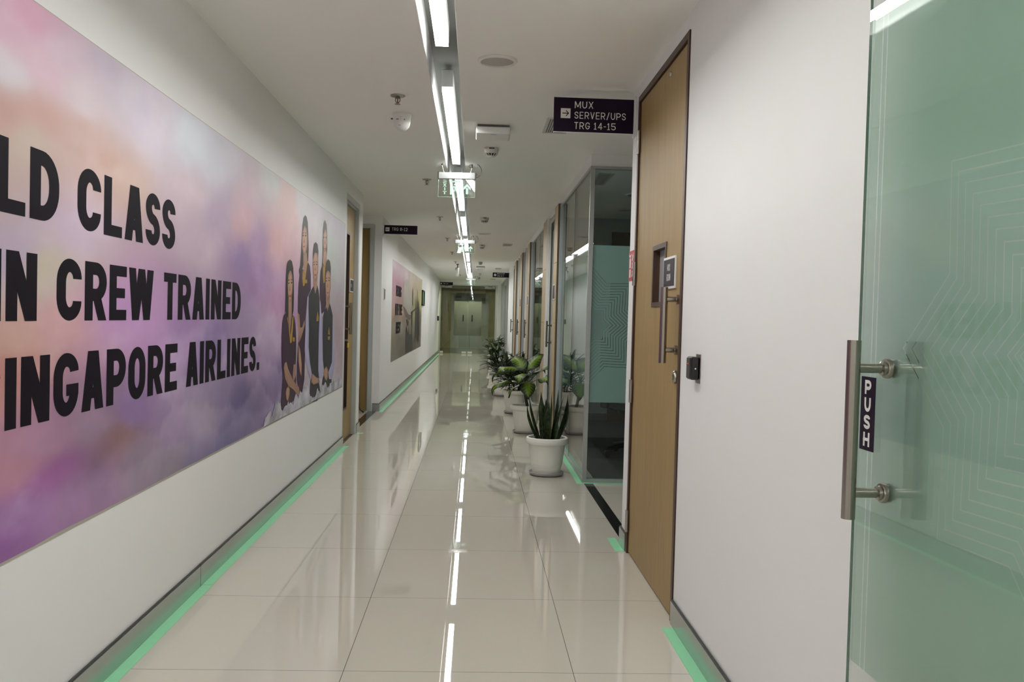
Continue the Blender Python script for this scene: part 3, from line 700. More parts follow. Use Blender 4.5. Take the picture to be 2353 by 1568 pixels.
# ================================================================== murals
FIG=[[('p',[(6.13,1.54),(6.067,1.495),(6.038,1.433),(6.027,1.341),(6.032,1.239),(6.071,1.158),(6.099,1.085),(6.068,1.034),(6.041,0.902),(6.038,0.78),(6.14,0.679),(6.245,0.68),(6.319,0.76),(6.324,0.974),(6.312,1.188),(6.367,1.349),(6.493,1.406),(6.481,1.515),(6.439,1.578),(6.368,1.601),(6.264,1.537)]),('h',[(6.223,1.922),(6.161,1.896),(6.13,1.839),(6.113,1.755),(6.102,1.651),(6.081,1.558),(6.038,1.525),(6.067,1.495),(6.157,1.531),(6.229,1.608),(6.31,1.614),(6.367,1.606),(6.38,1.693),(6.352,1.798),(6.326,1.881),(6.278,1.916)]),('s',[(6.186,1.657),(6.305,1.666),(6.345,1.605),(6.267,1.505),(6.199,1.533)]),('s',[(6.209,1.847),(6.15,1.8),(6.129,1.746),(6.146,1.686),(6.187,1.647),(6.231,1.638),(6.288,1.665),(6.327,1.721),(6.325,1.785),(6.287,1.834)]),('y',[(6.178,1.532),(6.167,1.479),(6.2,1.423),(6.253,1.431),(6.294,1.506),(6.336,1.583),(6.367,1.606),(6.301,1.597),(6.256,1.505),(6.211,1.523)]),('y',[(6.26,1.47),(6.342,1.477),(6.35,1.452),(6.268,1.446)]),('s',[(6.032,1.239),(6.095,1.224),(6.124,1.136),(6.198,1.136),(6.268,1.188),(6.293,1.156),(6.228,1.104),(6.163,1.063),(6.094,1.028),(6.061,1.055),(6.076,1.106),(6.04,1.158)]),('s',[(6.074,1.024),(6.151,0.98),(6.215,0.872),(6.213,0.788),(6.158,0.813),(6.097,0.899)]),('d',[(6.142,1.776),(6.189,1.783),(6.19,1.772),(6.148,1.766)]),('d',[(6.227,1.783),(6.275,1.789),(6.276,1.778),(6.233,1.773)]),('d',[(6.14,1.79),(6.193,1.799),(6.193,1.793),(6.141,1.784)]),('d',[(6.219,1.8),(6.279,1.804),(6.279,1.799),(6.22,1.795)]),('n',[(6.202,1.763),(6.222,1.728),(6.184,1.726)]),('r',[(6.165,1.703),(6.197,1.702),(6.24,1.711),(6.225,1.696),(6.182,1.692)])],[('p',[(6.96,1.621),(6.872,1.569),(6.852,1.464),(6.866,1.348),(6.908,1.268),(6.966,1.233),(7.1,1.257),(7.164,1.318),(7.102,1.473),(7.09,1.569),(7.137,1.643),(7.058,1.603)]),('h',[(7.032,1.978),(6.974,1.95),(6.947,1.889),(6.945,1.795),(6.952,1.679),(6.934,1.607),(7.023,1.601),(7.123,1.642),(7.159,1.753),(7.146,1.861),(7.113,1.947)]),('s',[(6.986,1.74),(7.11,1.744),(7.147,1.68),(7.058,1.603),(6.972,1.633)]),('s',[(7.034,1.904),(6.971,1.856),(6.967,1.785),(6.993,1.74),(7.043,1.723),(7.11,1.749),(7.146,1.8),(7.129,1.877),(7.09,1.903)]),('y',[(6.98,1.622),(6.983,1.54),(7.018,1.476),(7.086,1.485),(7.076,1.568),(7.162,1.675),(7.106,1.665),(7.03,1.601)]),('d',[(6.974,1.838),(7.014,1.844),(7.015,1.834),(6.975,1.828)]),('d',[(7.063,1.846),(7.111,1.85),(7.112,1.841),(7.064,1.836)]),('n',[(7.037,1.824),(7.062,1.791),(7.021,1.788)]),('r',[(7.011,1.756),(7.046,1.755),(7.094,1.764),(7.081,1.75),(7.026,1.744)])],[('b',[(6.591,1.437),(6.505,1.407),(6.405,1.36),(6.403,1.274),(6.443,1.122),(6.448,0.969),(6.463,0.837),(6.549,0.743),(6.53,0.645),(6.628,0.569),(6.848,0.559),(6.972,0.618),(6.894,0.719),(6.854,0.838),(6.853,1.07),(6.873,1.232),(6.859,1.348),(6.799,1.416),(6.744,1.454),(6.676,1.384)]),('w',[(6.405,1.366),(6.354,1.316),(6.332,1.209),(6.312,1.081),(6.301,0.974),(6.33,0.909),(6.423,0.828),(6.549,0.738),(6.605,0.773),(6.504,0.879),(6.446,0.991),(6.443,1.122),(6.409,1.274)]),('w',[(6.858,1.36),(6.917,1.303),(6.958,1.186),(6.919,1.069),(6.867,0.953),(6.851,0.861),(6.859,1.07),(6.873,1.232)]),('s',[(6.571,1.509),(6.749,1.517),(6.744,1.448),(6.675,1.401),(6.611,1.421)]),('s',[(6.56,1.652),(6.543,1.596),(6.562,1.53),(6.615,1.488),(6.666,1.474),(6.726,1.499),(6.77,1.552),(6.767,1.632),(6.734,1.698),(6.64,1.702),(6.581,1.684)]),('h',[(6.644,1.77),(6.574,1.747),(6.544,1.695),(6.545,1.629),(6.566,1.652),(6.605,1.686),(6.716,1.694),(6.758,1.654),(6.764,1.711),(6.721,1.759)]),('s',[(6.574,0.78),(6.634,0.784),(6.762,0.751),(6.893,0.73),(6.936,0.698),(6.832,0.694),(6.674,0.698),(6.581,0.724)]),('y',[(6.786,1.255),(6.837,1.203),(6.741,1.203)]),('y',[(6.735,1.2),(6.83,1.205),(6.833,1.179),(6.744,1.175)]),('d',[(6.578,1.601),(6.62,1.605),(6.621,1.596),(6.579,1.592)]),('d',[(6.675,1.609),(6.725,1.612),(6.726,1.603),(6.677,1.599)]),('d',[(6.57,1.616),(6.624,1.623),(6.625,1.616),(6.571,1.611)]),('d',[(6.667,1.627),(6.73,1.628),(6.73,1.623),(6.668,1.62)]),('n',[(6.64,1.59),(6.669,1.558),(6.62,1.556)]),('r',[(6.604,1.53),(6.648,1.528),(6.703,1.536),(6.686,1.518),(6.625,1.514)])],[('b',[(7.167,1.294),(7.066,1.251),(7.011,1.197),(7.013,1.067),(7.049,0.887),(7.091,0.765),(7.047,0.672),(7.18,0.613),(7.397,0.633),(7.512,0.636),(7.506,0.739),(7.513,0.93),(7.505,1.108),(7.497,1.222),(7.404,1.285),(7.323,1.327),(7.229,1.258)]),('w',[(7.033,1.239),(6.972,1.186),(6.916,1.092),(6.887,0.999),(6.86,0.896),(6.86,0.791),(6.926,0.728),(7.082,0.723),(7.133,0.762),(7.05,0.875),(7.013,1.067),(7.011,1.197)]),('w',[(7.498,1.216),(7.566,1.12),(7.637,0.951),(7.672,0.807),(7.618,0.732),(7.53,0.68),(7.375,0.691),(7.33,0.75),(7.416,0.782),(7.51,0.828),(7.513,0.93),(7.505,1.108)]),('s',[(7.126,1.39),(7.331,1.383),(7.324,1.321),(7.243,1.265),(7.168,1.282)]),('s',[(7.118,1.57),(7.097,1.509),(7.108,1.426),(7.158,1.367),(7.226,1.341),(7.303,1.37),(7.353,1.446),(7.355,1.545),(7.312,1.586),(7.201,1.596)]),('h',[(7.212,1.68),(7.136,1.655),(7.1,1.605),(7.096,1.521),(7.133,1.565),(7.202,1.587),(7.306,1.577),(7.349,1.539),(7.346,1.619),(7.302,1.666)]),('s',[(7.13,0.787),(7.228,0.808),(7.319,0.775),(7.313,0.707),(7.243,0.681),(7.131,0.726),(7.093,0.753)]),('y',[(7.319,1.129),(7.38,1.06),(7.268,1.068)]),('y',[(7.27,1.047),(7.374,1.05),(7.37,1.022),(7.281,1.02)]),('d',[(7.126,1.503),(7.176,1.506),(7.177,1.497),(7.128,1.494)]),('d',[(7.241,1.512),(7.299,1.514),(7.3,1.504),(7.242,1.502)]),('d',[(7.117,1.522),(7.18,1.528),(7.181,1.522),(7.118,1.516)]),('d',[(7.231,1.532),(7.312,1.533),(7.312,1.527),(7.231,1.526)]),('n',[(7.2,1.489),(7.234,1.451),(7.176,1.45)]),('r',[(7.166,1.41),(7.217,1.408),(7.275,1.416),(7.254,1.402),(7.189,1.399)])],[('p',[(5.663,1.237),(5.59,1.218),(5.556,1.171),(5.545,1.096),(5.55,1.002),(5.571,0.907),(5.604,0.829),(5.579,0.727),(5.549,0.631),(5.646,0.606),(5.802,0.629),(5.991,0.651),(6.033,0.729),(5.988,0.834),(5.997,0.935),(5.99,1.057),(5.96,1.158),(5.911,1.209),(5.848,1.223),(5.771,1.189)]),('h',[(5.743,1.58),(5.686,1.565),(5.653,1.533),(5.638,1.456),(5.635,1.342),(5.631,1.247),(5.674,1.209),(5.849,1.214),(5.883,1.248),(5.889,1.338),(5.874,1.447),(5.846,1.534),(5.805,1.571)]),('s',[(5.716,1.344),(5.818,1.336),(5.829,1.219),(5.781,1.091),(5.728,1.209)]),('s',[(5.746,1.509),(5.698,1.478),(5.687,1.41),(5.701,1.353),(5.737,1.315),(5.765,1.306),(5.801,1.316),(5.834,1.366),(5.847,1.426),(5.822,1.484),(5.787,1.506)]),('y',[(5.684,1.199),(5.733,1.16),(5.795,1.037),(5.846,1.041),(5.875,1.139),(5.887,1.209),(5.858,1.214),(5.827,1.14),(5.804,1.091),(5.752,1.15),(5.71,1.209)]),('y',[(5.876,1.075),(5.94,1.07),(5.937,1.043),(5.874,1.048)]),('s',[(5.64,0.913),(5.692,0.92),(5.756,0.868),(5.889,0.8),(6.021,0.75),(6.11,0.723),(6.15,0.678),(6.116,0.66),(6.037,0.687),(5.935,0.721),(5.766,0.76),(5.671,0.815),(5.625,0.885)]),('s',[(5.709,0.745),(5.766,0.76),(5.815,0.736),(5.809,0.697),(5.762,0.657),(5.715,0.677),(5.693,0.717)]),('s',[(5.919,0.888),(5.987,0.89),(5.986,0.804),(5.939,0.777),(5.897,0.81)]),('d',[(5.699,1.429),(5.735,1.432),(5.735,1.423),(5.699,1.42)]),('d',[(5.78,1.436),(5.822,1.439),(5.823,1.429),(5.781,1.426)]),('d',[(5.692,1.446),(5.737,1.451),(5.738,1.445),(5.693,1.44)]),('d',[(5.774,1.454),(5.825,1.454),(5.826,1.449),(5.774,1.448)]),('n',[(5.745,1.417),(5.772,1.379),(5.731,1.378)]),('r',[(5.719,1.353),(5.761,1.349),(5.811,1.359),(5.794,1.338),(5.739,1.335)])]]
CLOUD=[(5.113,0.585),(5.163,0.632),(5.256,0.639),(5.334,0.622),(5.409,0.678),(5.532,0.675),(5.58,0.623),(5.688,0.631),(5.8,0.649),(5.945,0.615),(5.988,0.682),(6.142,0.658),(6.297,0.708),(6.377,0.734),(6.467,0.694),(6.534,0.611),(6.778,0.612),(6.837,0.653),(6.974,0.606),(7.035,0.661),(7.246,0.657),(7.325,0.613),(7.469,0.665),(7.711,0.641),(7.964,0.649),(8.069,0.662),(8.083,0.563),(6.847,0.564),(5.627,0.574),(5.113,0.577)]
PLANE=[('f',[(15.091,1.825),(15.393,1.875),(15.649,1.848),(15.929,1.768),(16.335,1.609),(16.767,1.428),(16.958,1.32),(16.744,1.209),(16.302,1.149),(15.774,1.17),(15.27,1.221),(14.937,1.306),(14.716,1.401),(14.612,1.507),(14.687,1.652),(14.881,1.756)]),('g',[(14.937,1.306),(15.27,1.221),(15.774,1.17),(16.302,1.149),(16.744,1.209),(16.855,1.278),(16.452,1.249),(15.916,1.261),(15.396,1.334),(14.76,1.402)]),('g',[(15.351,1.748),(15.123,1.82),(15.224,1.799),(15.435,1.738)]),('d',[(15.606,1.177),(16.043,1.13),(15.977,1.065),(15.73,1.041),(15.549,1.094),(15.384,1.158)]),('d',[(16.434,1.303),(17.898,1.399),(18.276,1.4),(17.041,1.304),(16.956,1.209),(16.947,1.001),(16.77,1.017),(16.604,1.236)]),('d',[(15.341,0.983),(15.508,1.069),(15.936,0.922),(16.012,1.065),(16.206,0.89),(16.753,0.893),(16.794,1.058),(16.984,0.889),(17.247,0.573),(15.384,0.573)]),('k',[(17.839,0.771),(17.668,1.2),(17.674,1.426),(17.675,1.484),(17.716,1.426),(17.86,1.2),(17.969,0.768)]),('k',[(18.052,0.78),(17.846,1.302),(17.81,1.588),(17.811,1.646),(17.853,1.589),(17.998,1.303),(18.141,0.778)]),('k',[(18.297,0.715),(18.085,1.245),(18.07,1.534),(18.071,1.593),(18.114,1.535),(18.287,1.245),(18.434,0.711)]),('k',[(18.554,0.632),(18.271,1.35),(18.213,1.76),(18.214,1.82),(18.258,1.761),(18.477,1.351),(18.695,0.627)]),('k',[(18.72,0.688),(18.495,1.239),(18.488,1.542),(18.489,1.602),(18.535,1.543),(18.729,1.24),(18.888,0.683)]),('k',[(18.955,0.697),(18.713,1.283),(18.664,1.606),(18.665,1.667),(18.712,1.607),(18.881,1.283),(19.053,0.694)]),('k',[(19.085,0.803),(18.899,1.234),(18.913,1.457),(18.914,1.519),(18.961,1.457),(19.119,1.234),(19.234,0.8)]),('k',[(17.761,0.627),(17.649,0.891),(17.662,1.007),(17.663,1.064),(17.704,1.006),(17.777,0.889),(17.826,0.625)]),('k',[(16.863,1.43),(16.767,1.658),(16.811,1.758),(16.812,1.813),(16.849,1.76),(16.94,1.663),(16.979,1.431)])]
SKY=[(2.31,1.949,185,150,170),(2.4,2.011,190,140,165),(2.5,1.902,190,160,175),(2.32,1.84,188,182,190),(2.62,1.976,187,165,180),(2.93,1.996,178,165,182),(3.23,1.955,180,170,188),(2.32,1.719,167,133,126),(2.5,1.759,172,137,130),(2.77,1.768,174,147,140),(2.39,1.665,175,160,150),(2.77,1.887,190,178,185),(3.31,1.959,188,178,190),(3.11,1.986,190,182,192),(3.7,1.96,188,195,205),(4.0,1.925,180,180,192),(2.94,1.717,176,142,130),(3.08,1.698,190,165,155),(3.72,1.747,180,160,172),(4.15,1.71,160,140,165),(4.61,1.722,185,150,160),(4.99,1.619,160,130,165),(4.63,1.499,140,115,160),(5.65,1.895,195,165,165),(5.17,1.986,185,185,185),(6.21,1.994,190,185,190),(7.34,1.816,175,180,175),(7.54,1.981,180,170,185),(5.42,1.655,190,150,155),(5.0,1.425,150,115,160),(3.84,1.523,175,155,170),(2.69,1.427,180,160,180),(2.56,1.342,175,165,150),(2.35,1.398,165,150,170),(2.42,1.147,175,140,130),(2.7,1.166,185,145,150),(2.36,1.068,170,120,115),(3.06,1.19,175,135,180),(3.22,1.158,180,140,185),(3.69,1.133,150,120,165),(4.12,1.084,125,105,150),(4.65,1.137,150,130,165),(5.14,1.028,165,145,175),(5.58,1.287,165,125,160),(4.94,0.963,140,115,155),(5.5,0.745,110,95,135),(4.68,0.722,95,85,130),(4.36,0.627,85,80,125),(4.2,0.855,130,115,150),(3.88,0.768,150,135,160),(3.51,0.742,135,115,150),(3.15,0.851,130,105,150),(2.8,0.836,150,125,150),(2.97,0.756,125,95,100),(2.52,0.849,150,115,140),(2.53,0.737,120,75,120),(2.36,0.803,150,110,125),(2.43,0.648,130,100,140),(2.75,0.628,135,105,140),(3.16,0.633,125,110,130),(3.51,0.603,130,118,135),(2.34,0.611,110,70,120),(3.89,0.633,110,100,135),(6.65,0.976,170,165,160),(7.69,0.94,165,145,155),(7.27,0.667,180,175,185)]
DUSK=[(12.786,2.043,190,172,182),(14.886,1.999,185,165,172),(17.569,2.027,178,165,155),(19.457,2.005,170,160,135),(12.971,1.759,172,128,148),(14.117,1.67,170,125,145),(12.941,1.42,172,140,145),(14.491,1.327,165,135,120),(12.868,1.261,170,140,125),(17.252,1.745,172,160,140),(18.889,1.518,165,160,110),(17.604,1.324,150,145,100),(13.114,1.187,130,112,95),(15.129,1.171,125,108,95),(19.272,1.162,115,105,80),(13.139,1.09,145,140,130),(14.432,1.031,142,138,128),(17.919,1.033,120,118,105),(13.074,0.887,125,118,100),(14.358,0.797,110,103,92),(13.259,0.611,120,116,108),(14.834,0.626,100,92,84),(18.743,0.626,105,98,90),(19.375,0.892,118,112,98),(17.441,0.595,80,72,64),(16.253,0.743,70,62,55)]

def field(ctrl, y, z, sy, sz):
    c = np.array(ctrl, float); d = ((c[:, 0]-y)/sy)**2+((c[:, 1]-z)/sz)**2
    w = 1/(d+.006)**1.7; w /= w.sum()
    return c[:, 2:] .T @ w
def fb(x, y, z, o=4): return noise.fractal(Vector((x, y, z)), .9, 2.1, o)
mu = empty('wall_mural', (XL, 4.7, .57)); prop(mu, 'large pink and purple cloud mural with black lettering and five uniformed staff', 'mural')
FRONTS = ((.80, .12, 2.9, 8.1, .30, 2.), (.98, .13, 3.6, 8.1, .36, 5.), (1.20, .12, 4.6, 6.9, .36, 9.), (1.42, .10, 5.4, 7.4, .25, 13.), (.70, .06, 2.6, 7.5, .22, 17.))
ny, nz = 520, 120; Y0, Y1, Z0, Z1 = 1.15, 8.145, .572, 2.056
V = []; C = []; Fc = []
for i in range(ny+1):
    y = Y0+(Y1-Y0)*i/ny
    for j in range(nz+1):
        z = Z0+(Z1-Z0)*j/nz
        wy = .16*fb(y*1.1, z*2.2, 3.1); wz = .07*fb(y*1.1, z*2.2, 9.7)
        c = field(SKY, max(y+wy, 2.2), z+wz, 1.0, .42)*(1+.16*max(0, min(1, (1.0-z)/.25))*max(0, min(1, (4.2-y)/1.2)))
        n1 = fb(y*1.6, z*3.2, 1.3, 5); n2 = fb(y*4.5, z*7, 5.5, 4)
        low = max(0, min(1, (1.25-z)/.5)); k = 1+n1*(.05+.10*low)+n2*(.015+.03*low)
        c = np.clip(c*k+(np.array((205, 195, 208))-c)*max(0, n1-.25)*(.3+.5*low), 25, 235)
        for base, amp, y0c, y1c, st, sd in FRONTS:
            if y0c < y < y1c:
                fade = min(1, (y-y0c)/.5, (y1c-y)/.5)
                hh = base+amp*fb(y*1.0, sd, 1.)+amp*.55*fb(y*3.1, sd, 4., 5)+.025*fb(y*11, z*9, sd)
                if z < hh: c = c+(np.array((190, 178, 196))-c)*st*fade*min(1, (hh-z)/.035)*max(0, 1-(hh-z)/(.24+.12*noise.noise(Vector((y*3, z*5, sd)))))
        sag = .004*fb(y*1.7, 0, 5) if j == 0 else 0
        V.append((XL+.0016, y, z+sag)); C.append(ink(c))
for i in range(ny):
    for j in range(nz):
        a = i*(nz+1)+j; Fc.append((a, a+nz+1, a+nz+2, a+1))
vcol_mesh('printed_sky', V, Fc, C, PRINT, mu).matrix_parent_inverse = Matrix.Translation(-Vector(mu.location))
b = BM(); box(b, XL+.0001, XL+.0012, Y0, Y1+.004, Z0-.009, Z1+.003); rel(obj('backing', b, mat('mural_backing', (.45, .42, .36), .6), mu))
def mural_line(text, z, h, ya, ia, yb):
    W0, t, gap, sp = .60, .215, .085, .34
    lay, tot = layout(text, W0, t, gap, sp)
    xa = lay[ia][1]; s = (yb-ya)/((tot-xa)*h); i = 0
    for word in text.split(' '):
        b = BM(); text_bm(b, word, (XL+.0022, ya+(lay[i][1]-xa)*h*s, z), (0, 1, 0), (0, 0, 1), h, W0, t, gap, sp, sx=s); i += len(word)
        rel(obj('mural_word', b, INKBLK, mu, sm=False))
mural_line('WORLD CLASS', 1.474, .192, 2.71, 5, 3.574)
mural_line('CABIN CREW TRAINED', 1.196, .184, 2.585, 5, 4.575)
mural_line('BY SINGAPORE AIRLINES.', .912, .188, 2.312, 3, 4.99)
INKS = {'h': (26, 20, 22), 's': (148, 114, 96), 'p': (48, 22, 48), 'y': (150, 118, 40), 'b': (34, 37, 46), 'w': (160, 155, 184), 'r': (150, 50, 55), 'd': (30, 20, 20), 'n': (125, 88, 72),
        'f': (150, 146, 138), 'g': (88, 78, 70), 'k': (46, 42, 38), 'e': (160, 156, 150)}
def prints(name, layers, x, parent, dx=.00025):
    V = []; Fc = []; C = []
    for li, (c, pts) in enumerate(layers):
        base = np.array(INKS[c], float); n0 = len(V); n = len(pts); X = x+dx*li
        cy = sum(p[0] for p in pts)/n; cz = sum(p[1] for p in pts)/n
        cr = [(pts[i][0]-pts[i-1][0])*(pts[(i+1) % n][1]-pts[i][1])-(pts[i][1]-pts[i-1][1])*(pts[(i+1) % n][0]-pts[i][0]) for i in range(n)]
        convex = min(sum(v > 0 for v in cr), sum(v < 0 for v in cr)) <= 1 and n > 5 and c in 's'
        for yy, zz in pts:
            k = 1+(.16*fb(yy*14, zz*14, li) if c not in 'dnry' else 0)
            if convex: k *= .74 if yy > cy else .86
            V.append((X, yy, zz)); C.append(ink(np.clip(base*k, 5, 245)))
        if convex:
            for yy, zz in pts: V.append((X, cy+(yy-cy)*.62-.004, cz+(zz-cz)*.66)); C.append(ink(np.clip(base*1.13, 5, 245)))
            for i in range(n): j = (i+1) % n; Fc.append((n0+i, n0+j, n0+n+j, n0+n+i))
            Fc.append(tuple(range(n0+n, n0+2*n)))
        else: Fc.append(tuple(range(n0, n0+n)))
    o = vcol_mesh(name, V, Fc, C, PRINT, parent); o.matrix_parent_inverse = Matrix.Translation(-Vector(parent.location)); return o
FL = ['person in plum tunic with long dark hair, tallest', 'person in plum tunic at the back right', 'person in dark waistcoat with pale sleeves, centre', 'person in dark waistcoat at the front right', 'person in plum tunic with folded arms at the front left']
for k, f in enumerate(FIG):
    o = prints('printed_person', f, XL+.0020+.0006*k, mu, .00004); o['label'] = FL[k]
V = []; Fc = []; C = []
top = CLOUD[:-4]; lowp = [(CLOUD[-1], CLOUD[-2]), (CLOUD[-2], CLOUD[-3]), (CLOUD[-3], CLOUD[-4])]
n = 90; ya, yb = CLOUD[0][0], CLOUD[-5][0]
for i in range(n+1):
    y = ya+(yb-ya)*i/n
    tz = None
    for p, q in zip(top, top[1:]):
        if p[0] <= y <= q[0] or q[0] <= y <= p[0]:
            u = (y-p[0])/(q[0]-p[0]) if abs(q[0]-p[0]) > 1e-6 else 0; tz = p[1]+(q[1]-p[1])*u
    tz = (tz or top[-1][1])+.03*fb(y*9, 0, 2)+.03*fb(y*28, 3, 2)
    bz = Z0+.002; tz = max(tz, bz+.015)
    for j in range(9):
        z = bz+(tz-bz)*j/8; k = 1+.16*fb(y*6, z*11, 4)-(.12 if j < 8 and fb(y*5, z*9, 8) > .1 else 0)
        V.append((XL+.0050, y, z)); C.append(ink(np.clip(np.array((176, 174, 186))*k, 60, 225)))
for i in range(n):
    for j in range(8): a = i*9+j; Fc.append((a, a+9, a+10, a+1))
vcol_mesh('printed_cloud', V, Fc, C, PRINT, mu).matrix_parent_inverse = Matrix.Translation(-Vector(mu.location))
# aeroplane mural
m2 = empty('wall_mural', (XF, 16.3, .56)); prop(m2, 'smaller mural of an aeroplane nose and a dark crowd at dusk', 'mural')
ny, nz = 150, 60; Y0, Y1, Z0, Z1 = 12.75, 19.8, .556, 2.042
V = []; C = []; Fc = []
for i in range(ny+1):
    y = Y0+(Y1-Y0)*i/ny
    for j in range(nz+1):
        z = Z0+(Z1-Z0)*j/nz
        c = field(DUSK, y+.3*fb(y*.5, z*2, 1), z+.05*fb(y*.6, z*3, 7), 1.6, .35)
        c = np.clip(c*(1+.07*fb(y*1.3, z*5, 2, 5)), 20, 235)
        V.append((XF+.0016, y, z)); C.append(ink(c))
for i in range(ny):
    for j in range(nz): a = i*(nz+1)+j; Fc.append((a, a+nz+1, a+nz+2, a+1))
vcol_mesh('printed_sky', V, Fc, C, PRINT, m2).matrix_parent_inverse = Matrix.Translation(-Vector(m2.location))
b = BM(); box(b, XF+.0001, XF+.0012, Y0, Y1, Z0-.004, Z1+.003); rel(obj('backing', b, MATS['mural_backing'], m2))
prints('printed_aeroplane', PLANE[:5], XF+.003, m2, .0003)
prints('printed_runway', PLANE[5:6], XF+.0025, m2)
for k in range(6, len(PLANE)): prints('printed_silhouette', PLANE[k:k+1], XF+.005+.0002*(k-6), m2)
for tx, y0, y1, z, h in (('RISING', 13.36, 14.30, 1.53, .165), ('WITH', 13.25, 13.82, 1.24, .175), ('THE', 13.95, 14.50, 1.24, .175), ('BEST', 13.46, 14.27, .955, .18)):
    b = BM(); tot = layout(tx, .6, .215, .085, .34)[1]; text_bm(b, tx, (XF+.007, y0, z), (0, 1, 0), (0, 0, 1), h, .6, .215, .085, .34, sx=(y1-y0)/(tot*h))
    rel(obj('mural_word', b, INKBLK, m2, sm=False))

# ================================================================== ceiling things
LY = [5.03-3.225*3+3.225*(k-1) for k in range(11)]
def led(y0, y1, label):
    e = empty('strip_light', (-.190, (y0+y1)/2, 2.668)); prop(e, label, 'strip light', 'strip lights in the ceiling slot')
    b = BM(); n = (y1-y0)/2
    box(b, -.032, .032, -n, n, -.128, -.030, .002, seg=1); box(b, -.02, .02, -n+.2, -n+.3, -.030, 0); box(b, -.02, .02, n-.3, n-.2, -.030, 0)
    obj('housing', b, mat('light_housing', (.55, .56, .55), .4), e)
    b = BM(); box(b, -.030, .030, -n+.003, n-.003, -.143, -.1281); obj('diffuser', b, LEDM, e)
    return e
names = ['strip light behind the viewpoint', 'strip light above the viewpoint', 'nearest strip light in the ceiling slot, at the top edge', 'second strip light in the ceiling slot, before the first exit sign', 'strip light directly behind the first hanging exit sign', 'strip light just before the second hanging exit sign', 'strip light seen through the second hanging exit sign', 'strip light between the second exit sign and the far hanging camera', 'strip light level with the far hanging camera', 'last full strip light, before the far exit sign', 'short end of strip light just beyond the far exit sign']
for k, y in enumerate(LY):
    y1 = min(y+2.43+3.225, 28.15); y0 = y+3.225
    if y0 > 27.9: continue
    led(y0, y1, names[min(k, 10)])
def disc_speaker(x, y, label, r=.098):
    e = empty('ceiling_speaker', (x, y, H)); prop(e, label, 'speaker', 'round ceiling speakers')
    b = BM(); lathe(b, [(r, -.0005), (r, -.004), (r*.96, -.009), (r*.84, -.011), (r*.82, -.004)], 48); obj('rim', b, WPLAS, e)
    b = BM(); lathe(b, [(0, -.0062), (r*.815, -.0055), (r*.83, -.002), (0, -.0008)], 48); obj('grille', b, mat('speaker_mesh', (.56, .55, .52), .7, bump=.9, bump_scale=900), e)
disc_speaker(.078, 4.33, 'large round ceiling speaker right of the nearest strip light')
disc_speaker(.108, 13.2, 'small looking round ceiling speaker beyond the second smoke detector')
disc_speaker(.10, 22.9, 'far round ceiling speaker beyond the far wireless box')
def sprinkler(y, label, x=-.474):
    e = empty('sprinkler', (x, y, H)); prop(e, label, 'sprinkler', 'sprinklers along the left of the ceiling')
    b = BM(); lathe(b, [(0, -.0005), (.043, -.0005), (.043, -.003), (.036, -.008), (.016, -.010), (0, -.010)], 32); obj('escutcheon', b, STEEL, e)
    b = BM(); lathe(b, [(0, -.0105), (.012, -.0105), (.012, -.018), (0, -.018)], 16)
    tube(b, [(-.012, 0, -.014), (-.0135, 0, -.03), (-.004, 0, -.044)], .0026, 8); tube(b, [(.012, 0, -.014), (.0135, 0, -.03), (.004, 0, -.044)], .0026, 8)
    lathe(b, [(0, -.043), (.006, -.043), (.006, -.048), (.017, -.049), (.017, -.0505), (0, -.0505)], 20); obj('frame', b, mat('sprinkler_metal', (.22, .2, .18), .35, .9), e)
    b = BM(); tube(b, [(0, 0, -.018), (0, 0, -.043)], .0033, 8); obj('bulb', b, mat('dark_red_bulb', (.22, .02, .02), .3), e)
for y, s in ((5.09, 'nearest sprinkler, just above the white dome camera'), (8.15, 'sprinkler left of the first hanging exit sign'), (11.15, 'third sprinkler, beyond the first hanging exit sign'), (14.13, 'sprinkler level with the second hanging exit sign'), (17.12, 'sprinkler before the hanging tube camera'), (20.03, 'sprinkler close before the hanging tube camera'), (26.2, 'last sprinkler, left of the far exit sign')):
    sprinkler(y, s)
# turret camera
e = empty('dome_camera', (-.488, 5.56, H)); prop(e, 'white dome camera on the ceiling below the nearest sprinkler', 'camera')
b = BM(); lathe(b, [(0, -.0005), (.060, -.0005), (.060, -.012), (.054, -.022), (.053, -.05), (.046, -.08), (.028, -.098), (.010, -.105), (0, -.105)], 44); obj('housing', b, WPLAS, e)
b = BM()
for x0, x1, z0, z1 in ((-.033, -.016, -.044, -.038), (-.006, -.003, -.042, -.038), (.016, .023, -.047, -.038), (-.012, .006, -.028, -.0262), (-.018, -.004, -.0795, -.0765)):
    t = bmesh.new(); n = 4
    for k in range(n):
        xa, xb = x0+(x1-x0)*k/n, x0+(x1-x0)*(k+1)/n; R_ = .0545 if z0 > -.06 else .0474
        poly(t, [(xa, -math.sqrt(R_**2-xa*xa), z0), (xb, -math.sqrt(R_**2-xb*xb), z0), (xb, -math.sqrt(R_**2-xb*xb), z1), (xa, -math.sqrt(R_**2-xa*xa), z1)])
    obj('printed_mark', t, mat('grey_marks', (.2, .2, .2), .5), e, sm=False)
b = BM(); lathe(b, [(0, .014), (.004, .012), (.005, 0), (0, 0)], 12, mx=Matrix.Translation((-.057, 0, -.03)) @ Matrix.Rotation(-PI/2, 4, 'Y')); obj('screw', b, DGREY, e)
